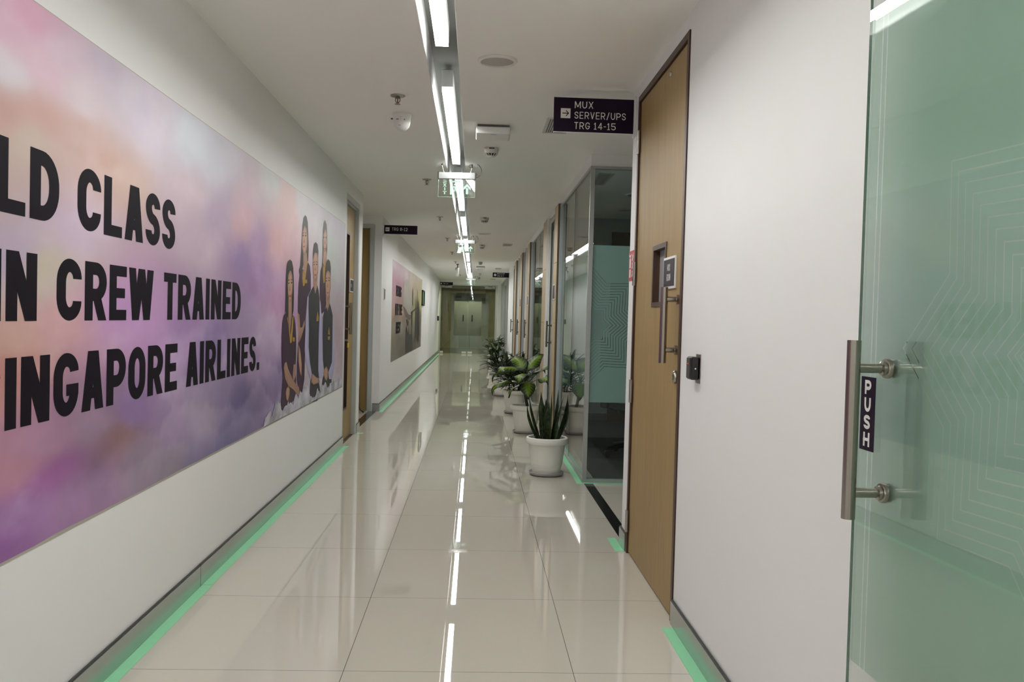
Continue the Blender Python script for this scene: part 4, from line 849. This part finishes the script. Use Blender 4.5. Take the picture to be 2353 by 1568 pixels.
def wifi(x, y, label):
    e = empty('wireless_box', (x, y, H)); prop(e, label, 'access point', 'white wireless boxes on the ceiling')
    b = BM(); box(b, -.105, .105, -.1, .1, -.014, -.0005, .004); obj('base', b, GPLAS, e)
    for k in range(22): pass
    b = BM(); box(b, -.112, .112, -.112, .112, -.062, -.014, .016, seg=4); obj('cover', b, WPLAS, e)
    b = BM()
    for k in range(26): box(b, -.1+k*.008, -.097+k*.008, -.108, -.1, -.0138, -.004)
    obj('vent_slits', b, DGREY, e)
    b = BM(); box(b, -.016, .018, -.095, -.087, -.0632, -.0621); obj('badge', b, mat('pale_badge', (.35, .36, .6), .4), e)
wifi(.088, 5.86, 'white wireless box on the ceiling above the nearest smoke detector')
wifi(.108, 21.8, 'small looking white wireless box far down the ceiling')
def detector(y, label, x=.09, s=1.):
    e = empty('smoke_detector', (x, y, H)); prop(e, label, 'smoke detector', 'smoke detectors right of the strip lights'); e.scale = (s, s, s)
    b = BM(); lathe(b, [(0, -.0005), (.052, -.0005), (.054, -.004), (.054, -.018), (.051, -.024), (.050, -.034), (.044, -.044)], 40); lathe(b, [(.029, -.060), (.022, -.068), (.012, -.071), (0, -.071)], 40); obj('housing', b, mat('detector_plastic', (.66, .65, .6), .45), e)
    b = BM(); lathe(b, [(0, -.043), (.0385, -.044), (.0255, -.060), (0, -.060)], 32); obj('sensing_gap', b, BLACK, e)
    b = BM()
    for k in range(12):
        a = 2*PI*k/12; c, s2 = math.cos(a), math.sin(a)
        tube(b, [(c*.046, s2*.046, -.041), (c*.038, s2*.038, -.053), (c*.027, s2*.027, -.0615)], .0035, 6)
    obj('ribs', b, MATS['detector_plastic'], e)
    b = BM(); box(b, -.018, .022, -.0545, -.053, -.016, -.007, .001, seg=1); obj('label_strip', b, DGREY, e)
for y, s in ((6.55, 'nearest smoke detector, just beyond the first wireless box'), (11.1, 'second smoke detector, between the two hanging exit signs'), (15.3, 'third smoke detector, right of the second exit sign'), (19.95, 'smoke detector just before the far wireless box'), (25.1, 'smoke detector beyond the far wireless box'), (27.6, 'last smoke detector, just right of the far exit sign')):
    detector(y, s)
def vent(x, y, label, w=.12, l=.40):
    e = empty('air_vent', (x, y, H)); prop(e, label, 'air vent', 'slotted air vents along the right of the ceiling')
    b = BM()
    for q in ((-w/2-.02, -w/2, -l/2-.02, l/2+.02), (w/2, w/2+.02, -l/2-.02, l/2+.02), (-w/2, w/2, -l/2-.02, -l/2), (-w/2, w/2, l/2, l/2+.02)): box(b, q[0], q[1], q[2], q[3], -.006, -.0005)
    obj('frame', b, mat('vent_paint', (.6, .59, .55), .6), e)
    b = BM(); box(b, -w/2, w/2, -l/2, l/2, -.002, -.0006); obj('opening', b, BLACK, e)
    b = BM()
    for k in range(8):
        x0 = -w/2+w*(k+.55)/8.3; box(b, x0, x0+w*.052, -l/2, l/2, -.006, -.0021)
    obj('slats', b, MATS['vent_paint'], e)
vent(.50, 5.72, 'slotted air vent half hidden behind the plum MUX sign')
vent(.525, 15.1, 'air vent above the glass rooms, before the small MOCKUP sign')
vent(.56, 22.4, 'air vent beside the small MOCKUP sign')
vent(.55, 28.6, 'farthest air vent, close to the end doors')
vent(1.09, 7.8, 'slotted air vent inside the corner glass room', .1, .6)
disc_speaker(1.62, 8.7, 'dark round ceiling fitting inside the corner glass room', .16)
disc_speaker(1.68, 9.9, 'farther round ceiling fitting inside the corner glass room', .1)

# ================================================================== hanging exit signs
GRN = glass('green_acrylic', (.965, .985, .975)); GEDGE = mat('green_acrylic_edge', (.35, .75, .52), .3)
PICT = mat('pale_green_pictogram', (.36, .55, .46), .5)
def exit_sign(x, y, label, mirror, rz=0., z0=2.225):
    e = empty('exit_sign', (x, y, H), (0, 0, rz)); prop(e, label, 'exit sign', 'green glass exit signs hanging from the ceiling')
    z = lambda v: v-H
    b = BM(); box(b, -.148, .148, -.022, .022, z(2.372), z(2.424), .004); tube(b, [(-.11, 0, z(2.424)), (-.11, 0, z(2.434))], .004, 8); tube(b, [(.113, 0, z(2.424)), (.113, 0, z(2.434))], .004, 8); obj('housing', b, mat('sign_housing', (.36, .37, .37), .4, .2), e)
    for s in (-1, 1):
        b = BM(); box(b, s*.1525-.0045, s*.1525+.0045, -.0235, .0235, z(2.369), z(2.427)); 
        if s > 0: tube(b, [(.155, 0, z(2.41)), (.160, 0, z(2.41))], .008, 10)
        obj('end_cap', b, BLACK, e)
    b = BM(); box(b, -.150, .150, -.003, .003, z(z0), z(2.372)); obj('glass_panel', b, GRN, e)
    b = BM(); box(b, -.1515, -.150, -.0031, .0031, z(z0), z(2.371)); box(b, .150, .1515, -.0031, .0031, z(z0), z(2.371)); box(b, -.1515, .1515, -.0031, .0031, z(z0)-.0015, z(z0)); obj('panel_edge', b, GEDGE, e)
    b = BM(); Y = -.0036; s = -1 if not mirror else 1
    ox = -.098*s
    for k, ch in enumerate('EXIT'):
        h = .026
        t = bmesh.new(); w = .9; tt = .26
        for pg in letter_polys(glyph(ch, w if ch != 'I' else tt, tt), w if ch != 'I' else tt, tt):
            wd = w if ch != 'I' else tt
            poly(t, [(ox+((wd/2-a) if mirror else (a-wd/2))*h*1.25, Y, z(2.340-.0315*k)+c*h) for a, c in pg])
        merge(b, t)
    # doorway with a running figure
    def R(x0, x1, za, zb): poly(b, [(x0, Y, z(za)), (x1, Y, z(za)), (x1, Y, z(zb)), (x0, Y, z(zb))])
    def P(pts): poly(b, [(px*s, Y-.0002, z(pz)) for px, pz in pts])
    R(-.054, -.042, 2.242, 2.358); R(.018, .030, 2.242, 2.358); R(-.042, .018, 2.345, 2.358)
    P([(-.014+.008*math.cos(a*PI/5), 2.326+.008*math.sin(a*PI/5)) for a in range(10)])
    P([(-.020, 2.312), (-.004, 2.316), (-.002, 2.282), (-.016, 2.280)])
    P([(-.018, 2.284), (-.006, 2.284), (-.022, 2.262), (-.040, 2.246), (-.044, 2.252), (-.030, 2.266)])
    P([(-.012, 2.286), (-.002, 2.284), (.006, 2.268), (.012, 2.246), (.004, 2.244), (-.002, 2.264)])
    P([(-.018, 2.314), (-.014, 2.306), (-.032, 2.300), (-.038, 2.290), (-.043, 2.294), (-.036, 2.306)])
    P([(-.006, 2.314), (-.004, 2.304), (.006, 2.300), (.014, 2.306), (.016, 2.300), (.006, 2.293)])
    ax = .086*s
    poly(b, [(ax-.010, Y, z(2.250)), (ax+.010, Y, z(2.250)), (ax+.010, Y, z(2.300)), (ax-.010, Y, z(2.300))])
    poly(b, [(ax, Y, z(2.335)), (ax-.030, Y, z(2.305)), (ax-.030, Y, z(2.282)), (ax, Y, z(2.310)), (ax+.030, Y, z(2.282)), (ax+.030, Y, z(2.305))])
    obj('pictogram', b, PICT, e, sm=False)
    b = BM()
    tube(b, [(-.11, 0, z(2.434)), (-.125, 0, -.010)], .0008, 6); obj('wire', b, STEEL, e)
    b = BM(); tube(b, [(.113, 0, z(2.434)), (.122, 0, -.03)], .0008, 6); obj('wire', b, STEEL, e)
    b = BM(); lathe(b, [(0, -.0005), (.006, -.0005), (.006, -.012), (0, -.012)], 12, (-.125, 0, 0)); obj('hook', b, DGREY, e)
    b = BM(); lathe(b, [(0, -.0005), (.006, -.0005), (.006, -.03), (0, -.03)], 12, (.122, 0, 0)); obj('hook', b, DGREY, e)
    b = BM()
    pts = [(.158, 0, z(2.386)), (.178, 0, z(2.395)), (.194, 0, z(2.412)), (.203, 0, z(2.440)), (.196, 0, z(2.468)), (.180, 0, -.008), (.165, 0, -.0015)]
    tube(b, pts, .0022, 8)
    tube(b, [(.124, .004, -.005), (.105, .004, -.006), (.096, .004, -.014), (.100, .004, -.024), (.116, .004, -.028), (.128, .004, -.026)], .0018, 6)
    obj('cable', b, BLACK, e)
exit_sign(-.178, 7.28, 'nearest green glass exit sign hanging below the strip lights', True, -.05)
exit_sign(-.182, 13.6, 'second green glass exit sign, halfway down the corridor', True, .02)
exit_sign(-.150, 27.0, 'far exit sign hanging before the double glass doors', False)

# ================================================================== plum wall signs sticking out over the corridor
def blade(xw, xo, y, z0, z1, arrow, lines, label, th, lx, ax, azc, asz, W0=.66, t=.115):
    """panel from the wall at xw out to xo; lines are (text, left x from the panel's left edge, baseline under the top, cap height, width)"""
    xl, xr = min(xw, xo), max(xw, xo)
    e = empty('projecting_sign', ((xl+xr)/2, y, z0)); prop(e, label, 'sign', 'plum projecting signs')
    b = BM(); box(b, xl, xr, y-.006, y+.006, z0, z1); rel(obj('sign_panel', b, PLUM, e))
    b = BM(); box(b, xl, xr, y-.0055, y+.0055, z1, z1+.003); box(b, xl, xr, y-.0055, y+.0055, z0-.003, z0); rel(obj('panel_rim', b, LETTER, e))
    s = 1 if xw > xo else -1
    b = BM(); box(b, min(xw, xw-s*.012), max(xw, xw-s*.012), y-.022, y+.022, z0-.02, z1+.015, .002, seg=1)
    for z in (z0-.012, z1+.007): lathe(b, [(0, .002), (.004, .002), (.004, 0), (0, 0)], 10, mx=Matrix.Translation((xw-s*.012, y-.012, z)) @ Matrix.Rotation(-s*PI/2, 4, 'Y'))
    rel(obj('wall_bracket', b, WPLAS, e))
    b = BM(); Y = y-.0064; cx = xl+ax; cz = z1-azc
    poly(b, [(cx-asz/2, Y, cz-asz/2), (cx+asz/2, Y, cz-asz/2), (cx+asz/2, Y, cz+asz/2), (cx-asz/2, Y, cz+asz/2)])
    tl = rel(obj('arrow_tile', b, LETTER, e, sm=False))
    b = BM(); Y2 = y-.0068; d = 1 if arrow == 'r' else -1; q = asz
    poly(b, [(cx-d*q*.33, Y2, cz-q*.045), (cx+d*q*.28, Y2, cz-q*.045), (cx+d*q*.28, Y2, cz+q*.045), (cx-d*q*.33, Y2, cz+q*.045)])
    for sg in (1, -1): poly(b, [(cx+d*q*.36, Y2, cz), (cx+d*q*.24, Y2, cz), (cx+d*q*.0, Y2, cz+sg*q*.26), (cx+d*q*.06, Y2, cz+sg*q*.32)])
    obj('arrow', b, PLUM, tl, sm=False)
    for tx, dx, dz, h, w in lines:
        b = BM(); tot = layout(tx, W0, t, .2, .42)[1]
        text_bm(b, tx, (xl+dx, Y2, z1-dz), (1, 0, 0), (0, 0, 1), h, W0, t, .2, .42, sx=w/(tot*h))
        rel(obj('sign_lettering', b, LETTER, e, sm=False))
blade(XR, .398, 4.78, 2.258, 2.442, 'r', [('MUX', .113, .056, .037, .101), ('SERVER/UPS', .113, .112, .037, .279), ('TRG 14-15', .113, .168, .037, .226)], 'plum sign reading MUX SERVER/UPS beside the wooden door', .012, .113, .064, .085, .053)
blade(XF, -.768, 11.37, 2.280, 2.392, 'l', [('TRG 8-12', .110, .070, .040, .200)], 'plum sign reading TRG 8-12 at the left passage', .012, .11, .054, .054, .050)
blade(GX, .422, 22.4, 2.27, 2.392, 'r', [('MOCKUP', .115, .045, .032, .19), ('TRG 6-7', .115, .10, .032, .17)], 'small plum sign reading MOCKUP TRG 6-7 on the far right wall', .012, .11, .064, .060, .055)
blade(XF, -.763, 29.4, 2.285, 2.388, 'l', [('TRG 1-5', .110, .068, .036, .17)], 'small plum sign reading TRG 1-5 at the corridor end', .012, .11, .054, .052, .045)

# ================================================================== small things on the walls
e = empty('card_reader', (XR, 3.30, 1.02)); prop(e, 'black card reader on the white wall right of the wooden door', 'card reader')
b = BM(); box(b, XR-.003, XR-.0005, 3.235, 3.30, 1.012, 1.122, .001, seg=1); rel(obj('back_plate', b, STEEL, e))
b = BM(); box(b, XR-.034, XR-.003, 3.245, 3.315, 1.025, 1.112, .010, seg=3); rel(obj('reader_body', b, BLACK, e))
b = BM(); box(b, XR-.036, XR-.0335, 3.262, 3.312, 1.03, 1.107, .001, seg=1); rel(obj('reader_face', b, DGREY, e))
b = BM(); lathe(b, [(0, .002), (.0025, 0), (0, 0)], 10, mx=Matrix.Translation((XR-.036, 3.29, 1.085)) @ Matrix.Rotation(-PI/2, 4, 'Y')); rel(obj('status_light', b, emit('red_indicator', (1, .05, .03), 2.0), e))
b = BM(); tube(b, [(XR-.018, 3.2455, 1.068), (XR-.018, 3.243, 1.068)], .003, 10); rel(obj('screw', b, WPLAS, e))
e = empty('fire_notice', (XR, 4.75, 1.46)); prop(e, 'red fire extinguisher notice on the strip of wall left of the wooden door', 'sign')
b = BM(); box(b, XR-.004, XR-.0005, 4.675, 4.825, 1.462, 1.622); rel(obj('notice_plate', b, RED, e))
b = BM(); X = XR-.0044
def pz(pts): poly(b, [(X, 4.825-.15*u, 1.462+.16*v) for u, v in pts])
pz([(.14, .1), (.42, .1), (.42, .38), (.14, .38)]); pz([(.14, .42), (.42, .42), (.42, .68), (.38, .75), (.18, .75), (.14, .68)]); pz([(.22, .77), (.34, .77), (.34, .86), (.22, .86)]); pz([(.1, .80), (.22, .80), (.22, .84), (.06, .93), (.04, .88)]); pz([(.34, .8), (.5, .86), (.5, .9), (.34, .86)])
for dv in (0, .27, .54): pz([(.6, .12+dv), (.72, .10+dv), (.86, .22+dv), (.84, .4+dv), (.76, .32+dv), (.66, .3+dv), (.7, .22+dv)])
rel(obj('notice_symbols', b, LETTER, e, sm=False))
e = empty('framed_notice', (XF, 20.1, 1.47)); prop(e, 'black framed green notice on the left wall beyond the aeroplane mural', 'notice')
b = BM()
for q in ((19.72, 19.78, 1.47, 1.82), (20.44, 20.5, 1.47, 1.82), (19.72, 20.5, 1.47, 1.5), (19.72, 20.5, 1.79, 1.82)): box(b, XF+.0005, XF+.03, q[0], q[1], q[2], q[3])
rel(obj('frame', b, BLACK, e))
b = BM(); box(b, XF+.001, XF+.006, 19.77, 20.45, 1.495, 1.795); rel(obj('notice_sheet', b, mat('green_sheet', (.22, .45, .25), .4), e))
b = BM(); box(b, XF+.0005, XF+.012, 11.55, 11.67, 1.435, 1.585, .002, seg=1); o = obj('wall_plate', b, WPLAS); prop(o, 'small brown wall plate left of the aeroplane mural', 'plate')
b = BM(); box(b, XF+.012, XF+.014, 11.56, 11.66, 1.445, 1.575); obj('plate_face', b, BROWN, o)
e = empty('card_reader', (XF, 28.25, 1.1)); prop(e, 'tiny black card reader on the left wall near the end doors', 'card reader')
b = BM(); box(b, XF+.0005, XF+.05, 28.1, 28.4, 1.1, 1.25, .008); rel(obj('reader_body', b, BLACK, e))
e = empty('tube_camera', (-.445, 21.0, H)); prop(e, 'white tube camera hanging from the ceiling far down the corridor', 'camera')
b = BM(); tube(b, [(0, 0, -.0005), (0, 0, -.09)], .012, 10); lathe(b, [(0, -.0005), (.03, -.0005), (.03, -.02), (0, -.02)], 16); obj('stem', b, DGREY, e)
b = BM(); tube(b, [(0, .06, -.10), (.004, -.10, -.28)], .034, 16); obj('camera_body', b, WPLAS, e)
b = BM(); box(b, -.045, .02, .03, .09, -.145, -.085, .006); obj('mount_box', b, BLACK, e)
# fire extinguisher in the left passage
e = empty('fire_extinguisher', (-1.525, 11.08, 0)); prop(e, 'red fire extinguisher with black hose standing by the dark brown passage door', 'fire extinguisher')
b = BM(); lathe(b, [(0, .0), (.07, .0), (.075, .012), (.075, .36), (.06, .41), (.022, .44), (0, .44)], 32); obj('cylinder', b, RED, e)
b = BM(); lathe(b, [(.0756, .16), (.0756, .28)], 32); obj('instruction_label', b, LETTER, e)
b = BM(); tube(b, [(0, 0, .44), (0, 0, .47)], .016, 12); tube(b, [(-.02, 0, .475), (.08, 0, .49)], .006, 8); tube(b, [(0, 0, .455), (.07, 0, .445)], .005, 8); obj('valve', b, BLACK, e)
b = BM(); tube(b, [(.016, 0, .46), (.06, 0, .45), (.085, 0, .41), (.095, 0, .32), (.095, -.005, .14), (.100, -.01, .075), (.118, -.02, .04), (.145, -.03, .022), (.168, -.035, .013)], [.008]*7+[.010, .012], 10); obj('hose', b, BLACK, e)

# ================================================================== office chair in the corner room
e = empty('office_chair', (1.50, 7.95, .006), (0, 0, .5)); prop(e, 'black office chair inside the corner room under the frosted film', 'chair')
b = BM(); box(b, -.25, .25, -.24, .24, .43, .50, .03, seg=3); obj('seat', b, BLACK, e)
b = BM(); lathe(b, [(0, .43), (.2, .43), (.17, .395), (.05, .38), (0, .38)], 24); obj('seat_pan', b, BLACK, e)
b = BM(); box(b, -.22, .22, .25, .30, .60, 1.08, .025, seg=3); tube(b, [(0, .1, .42), (0, .29, .42), (0, .32, .55), (0, .30, .75)], .02, 10); obj('backrest', b, BLACK, e)
for s in (-1, 1):
    b = BM(); tube(b, [(s*.2, .05, .42), (s*.3, .05, .45), (s*.3, .05, .66), (s*.28, -.05, .68), (s*.28, .15, .68)], .014, 8); obj('armrest', b, BLACK, e)
b = BM(); tube(b, [(0, 0, .08), (0, 0, .40)], .03, 14); obj('gas_lift', b, DGREY, e)
b = BM()
for k in range(5):
    a = 2*PI*k/5+.4; tube(b, [(0, 0, .12), (.29*math.cos(a), .29*math.sin(a), .075)], [.03, .018], 8)
obj('star_base', b, BLACK, e)
for k in range(5):
    a = 2*PI*k/5+.4; c = Vector((.29*math.cos(a), .29*math.sin(a), .0)); d = Vector((-math.sin(a), math.cos(a), 0))
    b = BM(); tube(b, [c+d*.022+Vector((0, 0, .03)), c-d*.022+Vector((0, 0, .03))], .03, 14); tube(b, [c+Vector((0, 0, .05)), c+Vector((0, 0, .085))], .008, 6); obj('caster', b, BLACK, e)

# ================================================================== potted plants
def potted(name, x, y, label, s=1., rz=0.):
    e = empty(name, (x, y, 0), (0, 0, rz)); prop(e, label, 'potted plant', 'potted plants along the glass partition'); e.scale = (s, s, s)
    b = BM(); lathe(b, [(0, .001), (.116, .001), (.134, .010), (.141, .027), (.138, .028), (.128, .012), (0, .010)], 56); obj('saucer', b, SAUCER, e)
    b = BM(); lathe(b, [(0, .0105), (.108, .0105), (.112, .016), (.118, .07), (.121, .072), (.1215, .078), (.1225, .082), (.1225, .088), (.126, .09), (.143, .235), (.146, .252), (.163, .254), (.168, .262), (.169, .283), (.165, .298), (.156, .304), (.147, .300), (.143, .285), (.138, .262), (0, .258)], 64); obj('pot', b, POT, e)
    b = BM(); lathe(b, [(0, .268), (.08, .266), (.139, .262), (.0, .255)], 40); obj('soil', b, SOIL, e)
    return e
DK = lin((25, 38, 20)); DK2 = lin((20, 30, 17))
class Leaves:
    def __init__(self): self.V = []; self.F = []; self.C = []
    def leaf(self, base, az, L, Wd, elev, droop, kind='dumb', twist=0., fold=.25, n=12, rnd=None):
        """grid of 2*m strips along a curved midrib; colour per vertex"""
        m = 6 if kind == 'dumb' else 2
        rnd = rnd or random
        p = Vector(base); th = elev; st = L/n; n0 = len(self.V); side = Vector((-math.sin(az), math.cos(az), 0)); ph = rnd.random()*6
        for i in range(n+1):
            t = i/n
            d = Vector((math.cos(az)*math.cos(th), math.sin(az)*math.cos(th), math.sin(th)))
            nrm = side.cross(d)*-1
            sd = (side*math.cos(twist)+nrm*math.sin(twist))
            nn = d.cross(sd)
            if kind == 'dumb': w = Wd*math.sin(PI*min(1, t**.72*.985+.015))**.85
            elif kind == 'sword': w = Wd*(.55+.45*math.sin(PI*min(1, t*.9+.1)))*min(1, (1-t)*3.2+.02)
            else: w = Wd*math.sin(PI*min(1, t**.8*.97+.02))
            for j in range(-m, m+1):
                u = j/m
                q = p+sd*(u*w)+nn*(abs(u)*w*fold*(-1))+nn*(.012*math.sin(t*9+ph)*abs(u) if kind == 'dumb' else 0)
                self.V.append(tuple(q))
                if kind == 'dumb':
                    vein = .5+.5*math.sin(t*46-abs(u)*9+ph)
                    k = max(0, min(1, 1.0-abs(u)*(.9+1.2*vein)-max(0, t-.78)*3.5-max(0, .18-t)*4))
                    if j == 0: k *= .45
                    lt = self.light; c = [DK[a]*(1-k)+lt[a]*k for a in range(3)]
                elif kind == 'sword':
                    k = max(0, min(1, .28+1.1*noise.noise(Vector((u*1.2+ph, t*30, ph*3)))))
                    if abs(u) > .9: k = .75
                    c = [lin((19, 28, 16))[a]*(1-k)+lin((66, 84, 48))[a]*k for a in range(3)]
                else:
                    k = .25+.3*rnd.random(); c = [DK2[a]*(1-k)+lin((70, 92, 52))[a]*k for a in range(3)]
                self.C.append(c)
            p = p+d*st; th -= droop/n*(.4+1.2*t)
        W2 = 2*m+1
        for i in range(n):
            for j in range(2*m):
                a = n0+i*W2+j; self.F.append((a, a+1, a+W2+1, a+W2))
    light = lin((124, 156, 34))
    def build(self, name, parent):
        # leaves press flat against the partition instead of passing through it
        lim = (.795-parent.location.x)/parent.scale.x; s = .05
        self.V = [(x if x < lim-s else lim-s*math.exp(-(x-lim+s)/s), y, z) for x, y, z in self.V]
        o = vcol_mesh(name, self.V, self.F, self.C, LEAF, parent)
        for p in o.data.polygons: p.use_smooth = True
        if 'thick' not in o.modifiers:
            md = o.modifiers.new('thick', 'SOLIDIFY'); md.thickness = .0014; md.offset = 0
        return o
# first pot: upright sword leaves
e = potted('potted_snake_plant', .598, 6.95, 'white potted snake plant with upright sword leaves, nearest to the viewpoint')
Lf = Leaves()
for bx, by, az, L, w, el, dr in ((-.060, -.02, PI*.98, .33, .032, 1.10, -.35), (-.035, -.055, PI*1.1, .22, .037, 1.50, .2), (-.045, .02, PI*.95, .36, .027, 1.22, -.15), (-.012, -.02, PI, .34, .034, 1.55, .05), (.012, .03, 0, .40, .035, 1.54, .05), (.040, -.06, .3, .19, .033, 1.45, .25), (.040, .0, 0, .37, .034, 1.42, .2), (.06, -.02, -.1, .40, .031, 1.22, -.30), (.07, .03, .2, .36, .030, 1.12, -.35), (.03, .05, .1, .42, .028, 1.40, -.1), (-.05, .04, 2.8, .38, .025, 1.22, -.2), (-.005, .06, 1.6, .34, .032, 1.45, .1), (.005, -.045, 4.6, .33, .034, 1.5, .1), (-.02, .04, 2.2, .40, .027, 1.40, -.1)):
    Lf.leaf((bx, by, .262), az, L, w, el, dr, 'sword', twist=random.uniform(-.6, .6), fold=.3, n=22)
Lf.build('leaves', e)
# dumb canes: stem, stalks, broad variegated leaves
def dumbcane(e, specs, stem, light=None):
    b = BM(); tube(b, stem, [.017-.003*i/len(stem) for i in range(len(stem))], 12); obj('stem', b, STEM, e)
    L = Leaves()
    if light: L.light = light
    b = BM()
    for h, az, st, el, ln, wd, le, dr, tw in specs:
        i = min(int(h*(len(stem)-1)), len(stem)-2); f = h*(len(stem)-1)-i
        p = Vector(stem[i]).lerp(Vector(stem[i+1]), f)
        d = Vector((math.cos(az)*math.cos(el), math.sin(az)*math.cos(el), math.sin(el)))
        q = p+d*st*.6+Vector((0, 0, .01)); r = p+d*st+Vector((0, 0, .005))
        tube(b, [p, q, r], [.007, .0045, .0035], 8)
        L.leaf(r, az, ln, wd, le, dr, 'dumb', tw, .22, 30)
    obj('leaf_stalks', b, STEM, e); L.build('leaves', e)
e = potted('potted_dumb_cane', .575, 9.50, 'white potted dumb cane with broad yellow-green leaves behind the snake plant')
W_, E_, S_, N_ = PI, 0, -PI/2, PI/2     # west is towards the left wall, south towards the viewpoint
dumbcane(e, [
    (1.0, 2.2, .10, 1.35, .30, .085, 1.0, 1.9, -.7), (1.0, .55, .10, 1.2, .28, .075, 1.0, .9, .6), (.95, W_+.35, .13, 1.0, .30, .082, .5, 1.9, -.3),
    (.9, W_-.1, .14, .8, .34, .060, .35, 2.2, .3), (.85, S_-.3, .12, 1.0, .27, .085, .3, 2.0, .1), (.8, E_-.15, .22, .75, .30, .062, .75, 2.1, .3),
    (.75, S_+.1, .10, .75, .27, .088, -.3, 1.5, 0), (.75, S_+1.0, .18, .5, .30, .085, .35, 1.7, .45), (.7, W_+.2, .16, .4, .30, .052, .1, 1.9, -.4),
    (.9, N_, .12, 1.0, .28, .075, .7, 1.6, 0), (.65, W_+.9, .12, .5, .26, .05, -.1, 1.3, .5), (.8, E_+.5, .15, .9, .26, .06, .6, 1.6, -.4), (.6, N_+.6, .14, .6, .26, .06, .3, 1.5, 0)],
    [(.02, -.03, .26), (.005, -.03, .34), (-.01, -.025, .42), (-.015, -.02, .50), (-.02, -.01, .58)])
# bushy narrow-leaved plants
def bushy(e, seed, n, hgt, spread, kind='lance', wd=(.010, .018), ln=(.18, .34), broad=0):
    rr = random.Random(seed); L = Leaves(); b = BM(); L.light = lin((112, 136, 62))
    for c in range(5):
        a0 = rr.random()*6.28; r0 = .03+.05*rr.random(); hx = (r0*math.cos(a0), r0*math.sin(a0)); tip = Vector((hx[0]*2.2, hx[1]*2.2, .26+hgt*(.35+.45*rr.random())))
        tube(b, [(hx[0], hx[1], .26), tuple(Vector((hx[0], hx[1], .26)).lerp(tip, .5)), tuple(tip)], [.008, .006, .003], 7)
        for k in range(n//5):
            t = .25+.75*rr.random(); p = Vector((hx[0], hx[1], .26)).lerp(tip, t); az = rr.random()*6.28
            if kind == 'lance': L.leaf(p, az, rr.uniform(*ln), rr.uniform(*wd), rr.uniform(.2, 1.2), rr.uniform(.6, 1.9), 'lance', rr.uniform(-.3, .3), .2, 8, rr)
    for k in range(broad):
        az = 6.28*k/broad+rr.random(); p = Vector((.03*math.cos(az), .03*math.sin(az), .26)); q = p+Vector((.06*math.cos(az), .06*math.sin(az), hgt*rr.uniform(.3, .75)))
        tube(b, [p, p.lerp(q, .5)+Vector((0, 0, .02)), q], [.006, .005, .003], 7)
        L.leaf(q, az, rr.uniform(.2, .28), rr.uniform(.04, .07), rr.uniform(.3, 1.1), rr.uniform(1., 2.2), 'dumb', rr.uniform(-.4, .4), .2, 12, rr)
    obj('stems', b, STEM, e); L.build('leaves', e)
e = potted('potted_dracaena', .545, 11.45, 'white potted bush with narrow dark leaves behind the broad-leaved dumb cane'); bushy(e, 11, 170, .52, .2, ln=(.24, .42), wd=(.012, .021))
e = potted('potted_dracaena', .455, 13.95, 'white potted narrow-leaved bush, fourth plant from the viewpoint'); bushy(e, 12, 150, .50, .2, ln=(.22, .38), wd=(.012, .02))
e = potted('potted_dumb_cane', .475, 19.3, 'white potted leafy plant, second from last in the row'); bushy(e, 13, 40, .42, .2, wd=(.016, .026), broad=13)
e = potted('potted_peace_lily', .50, 22.25, 'last white potted plant in the row, nearest the end doors'); bushy(e, 14, 70, .52, .2, wd=(.018, .03), ln=(.24, .44), broad=13)
